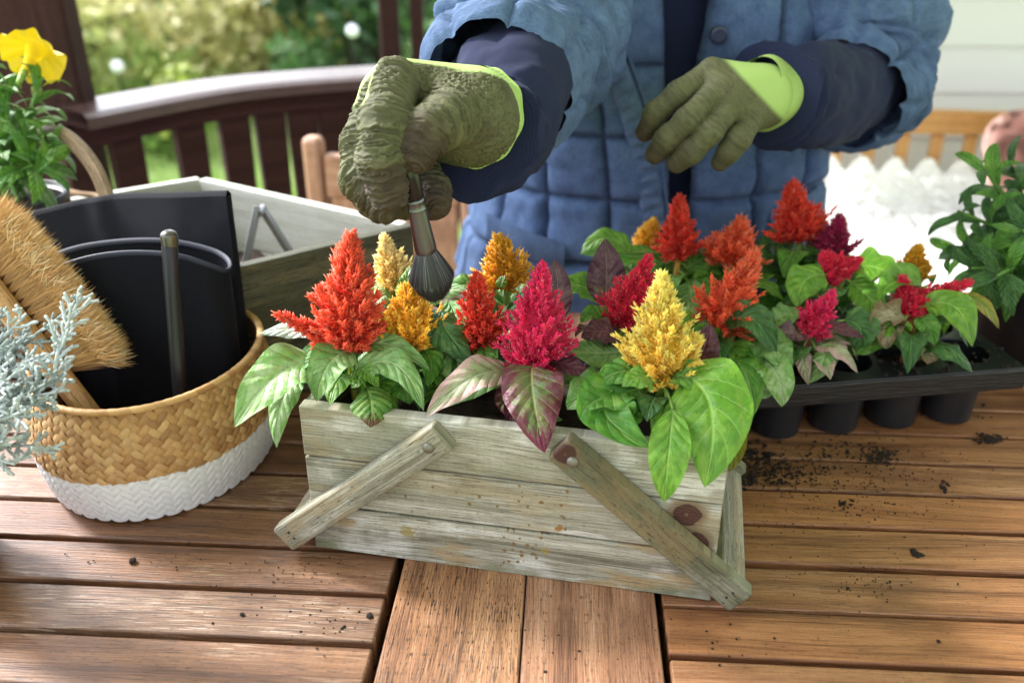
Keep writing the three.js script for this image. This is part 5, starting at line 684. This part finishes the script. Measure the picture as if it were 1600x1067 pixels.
// ---------- makeup brush ----------
const brTip = atD(682, 470, 0.66), brTop = atD(628, 215, 0.585);
{
  const ax = brTop.clone().sub(brTip), L = ax.length(); ax.normalize(); const at = (s) => brTip.clone().addScaledVector(ax, s);
  const t = thing('makeup_brush', brTip, 'soft black makeup brush with chrome ferrule held in the gloved fist', 'brush');
  const q = new THREE.Quaternion().setFromUnitVectors(V(0, 1, 0), ax); const put = (n, prof, m, seg = 36) => { const g = lathe(prof, seg); g.applyQuaternion(q); return part(n, g, m, t); };
  put('ferrule', [[0.0074, 0.0425], [0.0078, 0.043], [0.0078, 0.046], [0.0071, 0.058], [0.0063, 0.075], [0.0066, 0.0755], [0.0066, 0.077], [0.0061, 0.0775], [0.0061, 0.081], [0.0065, 0.0815], [0.0065, 0.0835], [0.0058, 0.084]], chrome);
  put('handle', [[0.0058, 0.0839], [0.0064, 0.0855], [0.0066, 0.1], [0.006, 0.108], [0.004, 0.113], [0, 0.115]], mat({ color: lin(16, 16, 20), roughness: 0.2 }));
  const r = rng(14), P = [], C = [], I = [], u = V(0, 0, 0).crossVectors(ax, V(0, 0, 1)).normalize(), v = V(0, 0, 0).crossVectors(ax, u);
  for (let k = 0; k < 5200; k++) { const a = r() * 6.2832, q0 = Math.sqrt(r()), len = 1 - 0.62 * q0 * q0 * 0.7, s0 = at(0.0435).addScaledVector(u, Math.cos(a) * q0 * 0.0069).addScaledVector(v, Math.sin(a) * q0 * 0.0069), R = 0.0165 * q0; const rad = u.clone().multiplyScalar(Math.cos(a)).addScaledVector(v, Math.sin(a)), top = 0.0375 * (1 - (0.0375 > 0 ? 1 : 0)) ; const endS = 0.0005 + 0.013 * q0 * q0 * q0 + r() * 0.002, p1 = at(lerp(0.0435, endS, 0.4)).addScaledVector(rad, lerp(0.0069 * q0, R * 1.08, 0.5)), p2 = at(lerp(0.0435, endS, 0.75)).addScaledVector(rad, R * 1.02), p3 = at(endS).addScaledVector(rad, R * 0.86).add(V((r() - 0.5) * 0.002, (r() - 0.5) * 0.002, (r() - 0.5) * 0.002)); const sd = V(0, 0, 0).crossVectors(ax, rad).normalize().multiplyScalar(0.00022), o = P.length / 3, g = r() < 0.16 ? 0.16 : 0.022; [s0, p1, p2].forEach((p, i) => { P.push(p.x - sd.x, p.y - sd.y, p.z - sd.z, p.x + sd.x, p.y + sd.y, p.z + sd.z); const c = g * [1.2, 1, 0.7][i]; C.push(c, c * 1.02, c * 1.12, c, c * 1.02, c * 1.12); }); P.push(p3.x, p3.y, p3.z); C.push(0.012, 0.012, 0.014); I.push(o, o + 1, o + 3, o, o + 3, o + 2, o + 2, o + 3, o + 5, o + 2, o + 5, o + 4, o + 4, o + 5, o + 6); }
  const g = new THREE.BufferGeometry(); g.setAttribute('position', new THREE.Float32BufferAttribute(P, 3)); g.setAttribute('color', new THREE.Float32BufferAttribute(C, 3)); g.setIndex(I); g.computeVertexNormals(); wpart('bristles', g, mat({ vertexColors: true, roughness: 0.5, side: THREE.DoubleSide }), t);
}
// ---------- the gardener ----------
{
  const TC = V(0.172, 0, -0.63), t = thing('person', V(TC.x, DECK, TC.z), 'person in an open blue quilted jacket and navy sweater brushing flowers with gardening gloves', 'person');
  const SR = V(0.0, 0.575, -0.63), SL = V(0.325, 0.575, -0.64), ER = atD(862, 20, 0.90), WR = atD(752, 190, 0.69), EL = atD(1346, 92, 1.0), WL = atD(1205, 142, 0.83);
  // body: one continuous surface, mostly under the clothes
  const bc = [[V(0.172, 0.03, -0.64), V(0.172, 0.30, -0.645), 0.105, 0.11], [V(0.172, 0.30, -0.645), V(0.172, 0.5, -0.65), 0.11, 0.10], [SR, SL, 0.058, 0.058], [SR, ER, 0.045, 0.034], [ER, WR, 0.028, 0.02], [SL, EL, 0.045, 0.034], [EL, WL, 0.026, 0.018], [V(0.11, 0.02, -0.64), V(0.10, -0.34, -0.62), 0.075, 0.052], [V(0.10, -0.34, -0.62), V(0.10, -0.68, -0.64), 0.05, 0.034], [V(0.235, 0.02, -0.64), V(0.245, -0.34, -0.62), 0.075, 0.052], [V(0.245, -0.34, -0.62), V(0.245, -0.68, -0.64), 0.05, 0.034], [V(0.178, 0.58, -0.65), V(0.178, 0.69, -0.635), 0.05, 0.048], [V(0.178, 0.77, -0.62), V(0.178, 0.80, -0.625), 0.078, 0.082], [V(0.178, 0.72, -0.59), V(0.178, 0.75, -0.60), 0.045, 0.06], [V(0.178, 0.755, -0.53), V(0.178, 0.775, -0.545), 0.010, 0.008], [V(0.102, 0.765, -0.63), V(0.102, 0.785, -0.63), 0.012, 0.014], [V(0.254, 0.765, -0.63), V(0.254, 0.785, -0.63), 0.012, 0.014]].map(([a, b, ra, rb]) => ({ a, b, ra, rb }));
  const body = surfNets((p) => { let d = 1e9; for (const c of bc) d = smin(d, cone(p, c), 0.03); return d; }, V(-0.2, -0.76, -0.86), V(0.55, 0.92, 0.05), 0.014);
  wpart('body', body, mat({ color: lin(206, 160, 132), roughness: 0.6 }), t);
  wpart('hair', surfNets((p) => smin(cone(p, { a: V(0.178, 0.80, -0.645), b: V(0.178, 0.81, -0.64), ra: 0.095, rb: 0.092 }), cone(p, { a: V(0.178, 0.74, -0.70), b: V(0.178, 0.6, -0.74), ra: 0.07, rb: 0.045 }), 0.03) , V(0.05, 0.5, -0.82), V(0.31, 0.93, -0.655), 0.012), mat({ color: lin(70, 50, 38), roughness: 0.7 }), t);
  const leg = (x, x2) => mergeGeometries([tube([V(x, 0.03, -0.64), V(x2, -0.34, -0.62), V(x2, -0.70, -0.64)], (q) => lerp(0.098, 0.062, q), { seg: 30, ring: 20 })]);
  wpart('trousers', mergeGeometries([leg(0.11, 0.10), leg(0.235, 0.245), tube([V(0.172, 0.10, -0.64), V(0.172, -0.02, -0.64)], (q, a) => 0.125 + 0.045 * Math.abs(Math.sin(a)), { seg: 8, ring: 24 })]), navy, t);
  for (const x of [0.10, 0.245]) wpart('shoe', surfNets((p) => Math.max(smin(cone(p, { a: V(x, DECK + 0.035, -0.66), b: V(x, DECK + 0.03, -0.52), ra: 0.042, rb: 0.036 }), cone(p, { a: V(x, DECK + 0.05, -0.65), b: V(x, DECK + 0.07, -0.645), ra: 0.045, rb: 0.045 }), 0.03), DECK + 0.001 - p.y), V(x - 0.07, DECK - 0.01, -0.74), V(x + 0.07, DECK + 0.14, -0.45), 0.008), mat({ color: lin(60, 46, 38), roughness: 0.7 }), t);
  // sweater: torso front and sleeves
  const fold = (s, a, k, seed) => (fbm(s * 11 + seed + Math.sin(a) * 0.5, Math.cos(a) * 1.3, Math.sin(a) * 1.3 + seed, 3) - 0.5) * k;
  const ring = (y) => { const q = clamp((y + 0.02) / 0.6); return { a: lerp(0.205, 0.225, q) - 0.02 * Math.sin(q * Math.PI), b: lerp(0.145, 0.125, q), cx: 0.172, cz: -0.632 }; };
  wpart('sweater', mergeGeometries([
    gridGeo(60, 40, (u, v) => { const y = lerp(0.0, 0.62, v), R = ring(y), a = u * 6.2832, q = v > 0.9 ? 1 - (v - 0.9) * 5 : 1; return V(R.cx + Math.cos(a) * (R.a - 0.03) * q, y, R.cz + Math.sin(a) * (R.b - 0.026) * q + 0.002 * Math.sin(y * 70)); }, (u, v) => [u * 3, v * 2]),
    tube([SR, ER, atD(800, 130, 0.79), atD(764, 212, 0.715), atD(748, 212, 0.684)], (q, a) => lerp(0.062, 0.046, q) + fold(q * 0.9, a + q * 3, 0.034, 3) , { seg: 90, ring: 40 }),
    tube([SL, EL, atD(1300, 145, 0.925), atD(1222, 149, 0.85), atD(1203, 149, 0.834)], (q, a) => lerp(0.05, 0.045, q) + fold(q * 0.9, a + q * 3, 0.03, 9) , { seg: 90, ring: 40 })]), navy, t);
  // jacket: an open shell with quilting, two sleeves, placket, pocket flap and button
  const xL = (y, w) => w; const jk = new THREE.Group(); jk.name = 'jacket'; t.add(jk); tag(jk, 'open quilted jacket of light denim blue'); const jpart = (n, g, m) => { g.translate(-t.position.x, -t.position.y, -t.position.z); return part(n, g, m, jk); };
  const quilt = (s, y) => { const f = (q, p) => { const k = Math.abs(((q / p) % 1 + 1) % 1 - 0.5) * 2; return Math.pow(1 - k, 0) * (1 - Math.pow(k, 9)); }; const g = (q, p) => Math.pow(Math.abs(((q / p) % 1 + 1) % 1 - 0.5) * 2, 5); return f(s, 0.062) * f(y + 0.02, 0.075) * 0.014 + g(s, 0.062) * 0.005 * (noise(s * 20, y * 170, 2) - 0.5) + g(y + 0.02, 0.075) * 0.005 * (noise(s * 170, y * 20, 4) - 0.5); };
  const frontAt = (px, py) => { const d = rayOf(px, py); return CAM.clone().addScaledVector(d, (-0.50 - CAM.z) / d.z); };
  const edgeL = [[1036, -200], [1038, 0], [1039, 150], [1044, 260], [1046, 420], [1050, 620]].map((q) => frontAt(...q)), edgeR = [[1120, -200], [1112, 0], [1092, 90], [1076, 260], [1070, 420], [1066, 620]].map((q) => frontAt(...q));
  const xAt = (E, y) => { for (let i = 0; i < E.length - 1; i++) if (y <= E[i].y && y >= E[i + 1].y) { const k = (E[i].y - y) / (E[i].y - E[i + 1].y); return lerp(E[i].x, E[i + 1].x, k); } return y > E[0].y ? E[0].x : E[E.length - 1].x; };
  const supr = (a, R, off) => { const c = Math.cos(a), s = Math.sin(a), k = Math.pow(Math.pow(Math.abs(c), 2.6) + Math.pow(Math.abs(s), 2.6), -1 / 2.6); return V(R.cx + c * k * (R.a + off), 0, R.cz + s * k * (R.b + off)); };
  let shellC = []; const paintShell = (g) => { g.setAttribute('color', new THREE.Float32BufferAttribute(shellC, 3)); shellC = []; return g; }, grooveShade = (s, y) => { const f = (q, p) => Math.abs(Math.abs(((q / p) % 1 + 1) % 1 - 0.5) - 0.5) * p; return Math.max(sstep(0.0028, 0.0012, f(s, 0.062)), sstep(0.0028, 0.0012, f(y + 0.02, 0.075))); };  // shade of the stitched quilting grooves, painted into the vertex colours
  const shell = (sgn) => gridGeo(260, 240, (u, v) => {
    const y = lerp(-0.03, 0.60, v), R = ring(y), E = sgn < 0 ? edgeL : edgeR; const xe = xAt(E, y); const ae = Math.acos(clamp((xe - R.cx) / (R.a * 1.02), -1, 1)); // angle on the front where the edge lies
    const a = sgn < 0 ? lerp(ae, Math.PI * 1.5, u) : lerp(ae, -Math.PI * 0.5, u), s = (a - ae) * 0.18;
    const close = v > 0.9 ? (v - 0.9) / 0.1 : 0; const off = 0.008 + quilt(s, y) + (fbm(s * 12 + sgn * 5, y * 7, 3, 4) - 0.5) * 0.034 + (fbm(s * 5, y * 20, 8, 3) - 0.5) * 0.012 + 0.02 * sstep(0.15, -0.03, y) * Math.abs(Math.cos(a)) - (u < 0.03 ? 0.008 : 0) * (1 - u / 0.03);
    { const k = 1 - 0.5 * grooveShade(s, y); shellC.push(k * 0.95, k * 0.97, k); }
    const p = supr(a, R, off); p.y = y + (fbm(a * 3, y * 3, 1, 2) - 0.5) * 0.01 + close * 0.0; p.x = lerp(p.x, R.cx, close * 0.55); p.z = lerp(p.z, R.cz, close * 0.4); return p; }, (u, v) => [u * 0.5 * 1, v * 0.63]);
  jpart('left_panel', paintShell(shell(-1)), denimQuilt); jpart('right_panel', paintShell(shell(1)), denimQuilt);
  // ribbed placket band on the open edge
  const band = [[906, -60], [930, 30], [962, 110], [990, 190], [1010, 280], [1022, 400], [1030, 520]].map((q) => { const p = frontAt(...q); p.z += 0.024; return p; }), bcv = new THREE.CatmullRomCurve3(band);
  jpart('placket', gridGeo(12, 160, (u, v) => { const p = bcv.getPointAt(v), tn = bcv.getTangentAt(v), sx = V(-tn.y, tn.x, 0).normalize(); if (sx.x < 0) sx.negate(); const w = 0.030; return p.addScaledVector(sx, (u - 0.5) * w).add(V(0, 0, 0.006 * Math.pow(Math.sin(u * Math.PI), 0.5) + 0.0022 * Math.sin(v * 190 + u * 1.5) * Math.sin(u * Math.PI) - (u === 0 || u === 1 ? 0.012 : 0))); }, (u, v) => [u * 0.03, v * 0.5]), denimLight);
  jpart('seam', tube(Array.from({ length: 30 }, (_, i) => { const v = i / 29, p = bcv.getPointAt(v), tn = bcv.getTangentAt(v), sx = V(-tn.y, tn.x, 0).normalize(); if (sx.x < 0) sx.negate(); return p.addScaledVector(sx, 0.017).add(V(0, 0, 0.001)); }), 0.0022, { seg: 100, ring: 6 }), denim);
  const but = frontAt(1117, 50); but.z += 0.022; const bm = mat({ color: lin(52, 58, 84), roughness: 0.35 }); const bg = lathe([[0, 0.003], [0.004, 0.0026], [0.0055, 0.0034], [0.0085, 0.003], [0.0095, 0.001], [0.0095, -0.004]], 28); bg.rotateX(Math.PI / 2); bg.translate(but.x, but.y, but.z); jpart('button', bg, bm);
  for (const [x0, y0, x1, y1, l] of [[760, 335, 880, 365, 1], [1200, 330, 1300, 300, -1]]) { const A = frontAt(x0, y0), B = frontAt(x1, y1); A.z += l > 0 ? -0.012 : 0.006; B.z += l > 0 ? 0.026 : -0.04; jpart('pocket_flap', gridGeo(20, 10, (u, v) => { const p = A.clone().lerp(B, u); p.y -= v * 0.034; p.z += 0.004 + 0.004 * Math.sin(v * Math.PI) + 0.01 * Math.sin(u * Math.PI); return p; }, (u, v) => [u * 0.1, v * 0.04]), denim); }
  const sleeve = (pts, r0, r1, seed) => { const c = new THREE.CatmullRomCurve3(pts, false, 'centripetal'), L = c.getLength(); return tube(pts, (q, a) => { const s = q * L, base = lerp(r0, r1, q); return base + (fbm(s * 22 + Math.sin(a + seed) * 0.8, Math.cos(a) * 1.1 + seed, Math.sin(a) * 1.1, 4) - 0.5) * 0.055 * (1 - 0.65 * sstep(0.8, 1, q)) + quilt(a / 6.28319 * 8 * 0.062, s) * 0.6 + (q > 0.96 ? -0.006 * (q - 0.96) / 0.04 : 0); }, { seg: 200, ring: 140, cap: false }); };
  const endCap = (pts, r) => { const n = pts.length, d = pts[n - 1].clone().sub(pts[n - 2]).normalize(); return tube([pts[n - 1].clone().addScaledVector(d, 0.001), pts[n - 1].clone().addScaledVector(d, -0.05)], (q) => r * (1 - q * 0.12), { seg: 6, ring: 60, cap: false }); };
  const sR = [SR.clone().add(V(0.0, 0.02, 0)), ER.clone().lerp(SR, 0.45).add(V(-0.01, 0, 0.01)), ER.clone().add(V(-0.004, 0.012, 0)), atD(800, 92, 0.83), atD(776, 150, 0.775)], sL = [SL.clone().add(V(0, 0.02, 0)), EL.clone().lerp(SL, 0.45), EL.clone().add(V(0.004, 0.004, 0)), atD(1340, 130, 0.985), atD(1322, 148, 0.965)];
  jpart('sleeve', sleeve(sR, 0.088, 0.064, 2), denim); jpart('sleeve', sleeve(sL, 0.078, 0.058, 7), denim);

  // gloves
  const oliveTop = lin(90, 90, 60), olive = lin(66, 66, 41), dirt = lin(54, 37, 27), lime = lin(158, 184, 106);
  const gloveMat = mat({ vertexColors: true, roughness: 0.78, bumpMap: null });
  function glove(label, palm, fingers, cuffPts, cuffR, cell, creaseAmp, limeFn, dirtTips, flatCuff, kf = 0.0045) {
    const g = new THREE.Group(); g.name = 'glove'; t.add(g); tag(g, label);
    const cap = (a, b, ra, rb) => ({ a, b, ra, rb }), pc = palm.map((q) => cap(...q)), fc = fingers.map((f) => { const o = []; let s = 0; for (let i = 0; i < f.length - 1; i++) { const c = cap(f[i].p, f[i + 1].p, f[i].r, f[i + 1].r); c.s0 = s; c.len = c.a.distanceTo(c.b); s += c.len; o.push(c); } o.total = s; return o; });
    const all = [...pc, ...fc.flat()], lo = V(1e9, 1e9, 1e9), hi = V(-1e9, -1e9, -1e9); for (const c of all) for (const q of [c.a, c.b]) { const R = Math.max(c.ra, c.rb) + 0.006; lo.min(q.clone().addScalar(-R)); hi.max(q.clone().addScalar(R)); }
    const f = (p) => { let d = 1e9; for (const c of pc) d = smin(d, cone(p, c), 0.014); for (const ch of fc) { let e = 1e9; for (const c of ch) e = smin(e, cone(p, c), 0.006); d = smin(d, e, kf); } return d; };
    const geo = surfNets(f, lo, hi, cell), P = geo.attributes.position, N = geo.attributes.normal, col = new Float32Array(P.count * 3), p = V(0, 0, 0);
    for (let i = 0; i < P.count; i++) {
      p.fromBufferAttribute(P, i); let best = 1e9, s = 0, tot = 1, ch0 = null, fi = -1; for (const c of pc) { const d = cone(p, c); if (d < best) { best = d; ch0 = c; s = c.t * c.a.distanceTo(c.b); fi = -1; } } fc.forEach((ch, k) => { for (const c of ch) { const d = cone(p, c); if (d < best + 0.0015) { best = d; ch0 = c; s = c.s0 + ((p.x - c.a.x) * (c.b.x - c.a.x) + (p.y - c.a.y) * (c.b.y - c.a.y) + (p.z - c.a.z) * (c.b.z - c.a.z)) / c.len; tot = ch.total; fi = k; } } });
      const ax = ch0.b.clone().sub(ch0.a).normalize(), q = p.clone().sub(ch0.a), w1 = fbm(p.x * 160, p.y * 160, p.z * 160, 2), m = sstep(0.25, 0.6, fbm(p.x * 60 + 4, p.y * 60, p.z * 60, 2));
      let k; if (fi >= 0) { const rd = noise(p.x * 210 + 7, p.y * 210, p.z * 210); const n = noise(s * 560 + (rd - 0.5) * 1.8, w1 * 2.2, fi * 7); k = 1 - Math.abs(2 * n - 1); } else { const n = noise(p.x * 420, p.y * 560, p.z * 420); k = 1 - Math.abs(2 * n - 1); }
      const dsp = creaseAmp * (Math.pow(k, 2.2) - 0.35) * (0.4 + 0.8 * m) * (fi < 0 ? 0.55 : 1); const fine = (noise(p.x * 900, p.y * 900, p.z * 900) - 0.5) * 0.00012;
      const L = limeFn ? limeFn(p, V(N.getX(i), N.getY(i), N.getZ(i)), fi) : 0; const D = (1 - L) * (dsp + fine); P.setXYZ(i, p.x + N.getX(i) * D, p.y + N.getY(i) * D, p.z + N.getZ(i) * D);
      let c = olive.clone().lerp(oliveTop, clamp(fbm(p.x * 50, p.y * 50, p.z * 50, 3) * 0.7 + k * 0.35 - 0.1)); const tipK = fi >= 0 ? sstep(0.60, 1.0, s / tot + (fbm(p.x * 90, p.y * 90, p.z * 90, 3) - 0.5) * 0.5) * (dirtTips[fi] ?? 0.6) : 0; c.lerp(dirt, tipK * 0.85); if (fi < 0) c.lerp(dirt, sstep(0.6, 0.75, fbm(p.x * 40, p.y * 40 + 3, p.z * 40, 3)) * 0.35); c.multiplyScalar((fi >= 0 ? 0.72 : 0.8) + (fi >= 0 ? 0.5 : 0.36) * k); c.lerp(lime, L); col.set([c.r, c.g, c.b], i * 3);  // ridge factor also darkens the creases: shade painted into the vertex colour
    }
    geo.setAttribute('color', new THREE.BufferAttribute(col, 3)); geo.computeVertexNormals(); geo.translate(-t.position.x, -t.position.y, -t.position.z); part('shell', geo, gloveMat, g);
    const limeM = phys({ color: lime, roughness: 0.8, side: THREE.DoubleSide, bumpMap: (() => { const x = tex(128, 128, (u, v) => 0.5 + 0.5 * Math.sin(v * 6.2832 * 32) * Math.sin(u * 6.2832 * 20), false); x.repeat.set(8, 8); return x; })(), bumpScale: 0.0005 });
    const cg = tube(cuffPts, cuffR, { seg: 30, ring: 64, cap: false, flat: flatCuff[0], up: flatCuff[1] }); cg.translate(-t.position.x, -t.position.y, -t.position.z); part('cuff', cg, limeM, g); return g;
  }
  const J = (x, y, D, r) => ({ p: atD(x, y, D), r });
  const W0 = atD(742, 172, 0.655);
  glove('fist glove in dirty olive rubber with a lime cuff gripping the brush', [
    [atD(735, 168, 0.662), atD(622, 130, 0.638), 0.027, 0.0175], [atD(734, 178, 0.658), atD(605, 150, 0.648), 0.031, 0.018], [atD(735, 190, 0.665), atD(612, 180, 0.685), 0.026, 0.017], [atD(738, 200, 0.66), atD(640, 215, 0.70), 0.024, 0.016], [atD(745, 182, 0.648), atD(716, 184, 0.634), 0.026, 0.022]], [
    [J(618, 128, 0.618, 0.0165), J(601, 190, 0.592, 0.0163), J(596, 252, 0.588, 0.0153), J(607, 300, 0.598, 0.0128)],
    [J(595, 150, 0.648, 0.0155), J(566, 225, 0.64, 0.0145), J(566, 282, 0.632, 0.0138), J(600, 322, 0.625, 0.012)],
    [J(608, 178, 0.685, 0.0145), J(572, 258, 0.672, 0.0138), J(584, 310, 0.66, 0.013), J(634, 318, 0.652, 0.0115)],
    [J(640, 210, 0.70, 0.013), J(660, 270, 0.69, 0.0125), J(676, 300, 0.672, 0.0125), J(680, 318, 0.660, 0.0112)],
    [J(716, 182, 0.635, 0.0185), J(698, 186, 0.612, 0.0175), J(668, 205, 0.596, 0.0152), J(652, 238, 0.592, 0.0132)]],
    [atD(732, 176, 0.656), atD(742, 180, 0.664), atD(749, 184, 0.671)], (q, a) => 0.0342 + 0.0022 * q + 0.0008 * Math.sin(a * 9) + (q > 0.9 ? 0.0012 : 0), 0.00085, 0.0024,
    (p, n, fi) => { if (fi === 4) return 0; const e = proj(p), k0 = fi === 0 ? 0.3 : 0.06, top = sstep(0.36 + k0, 0.48 + k0, n.dot(V(-0.05, 0.72, -0.69))) * sstep(160, 140, e[1]), left = sstep(0.3 + k0 * 0.6, 0.42 + k0 * 0.6, n.dot(V(-0.72, 0.25, -0.65))) * sstep(175, 150, e[1]) * sstep(600, 585, e[0]); return Math.max(top, left); }, [1, 0.8, 0.8, 1, 1], [0.95, V(0, 1, 0)]);
  const lk = (px, py, D, r) => J(px, py, D, r);
  glove('relaxed glove in olive rubber with lime back before the jacket', [
    [atD(1192, 140, 0.818), atD(1112, 112, 0.80), 0.020, 0.0125], [atD(1192, 146, 0.818), atD(1124, 140, 0.792), 0.021, 0.0128], [atD(1192, 152, 0.818), atD(1146, 160, 0.792), 0.021, 0.0128], [atD(1192, 162, 0.818), atD(1168, 190, 0.80), 0.020, 0.012]], [
    [lk(1114, 110, 0.80, 0.0112), lk(1060, 146, 0.80, 0.0103), lk(1025, 176, 0.81, 0.0099), lk(1008, 206, 0.822, 0.0088)],
    [lk(1124, 137, 0.792, 0.0114), lk(1074, 187, 0.79, 0.0105), lk(1042, 217, 0.80, 0.0102), lk(1024, 241, 0.812, 0.0092)],
    [lk(1148, 160, 0.792, 0.0114), lk(1110, 206, 0.788, 0.0106), lk(1080, 237, 0.797, 0.0103), lk(1058, 254, 0.808, 0.0094)],
    [lk(1172, 190, 0.798, 0.0108), lk(1155, 217, 0.79, 0.01), lk(1140, 236, 0.797, 0.0095), lk(1126, 253, 0.806, 0.0084)],
    [lk(1180, 140, 0.835, 0.015), lk(1130, 130, 0.845, 0.0145), lk(1090, 160, 0.85, 0.013), lk(1075, 185, 0.852, 0.0112)]],
    [atD(1178, 144, 0.818), atD(1194, 146, 0.828), atD(1208, 148, 0.838)], (q, a) => 0.031 + 0.002 * Math.sin(a * 3 + q * 4) + 0.003 * q, 0.0012, 0.0002,
    (p, n) => { const e = proj(p); return sstep(-4, 6, (e[0] - 1121) * 0.724 - (e[1] - 81) * 0.69 - 0); }, [0.9, 0.8, 0.6, 0.5, 0.5], [0.95, V(0, 1, 0)], 0.0012);
}
renderer_end: {
  const renderer = new THREE.WebGLRenderer({ antialias: true });
  renderer.setSize(1024, 682); renderer.toneMapping = THREE.LinearToneMapping; renderer.toneMappingExposure = EXPOSURE; renderer.shadowMap.enabled = true;
  renderer.render(scene, camera);
}
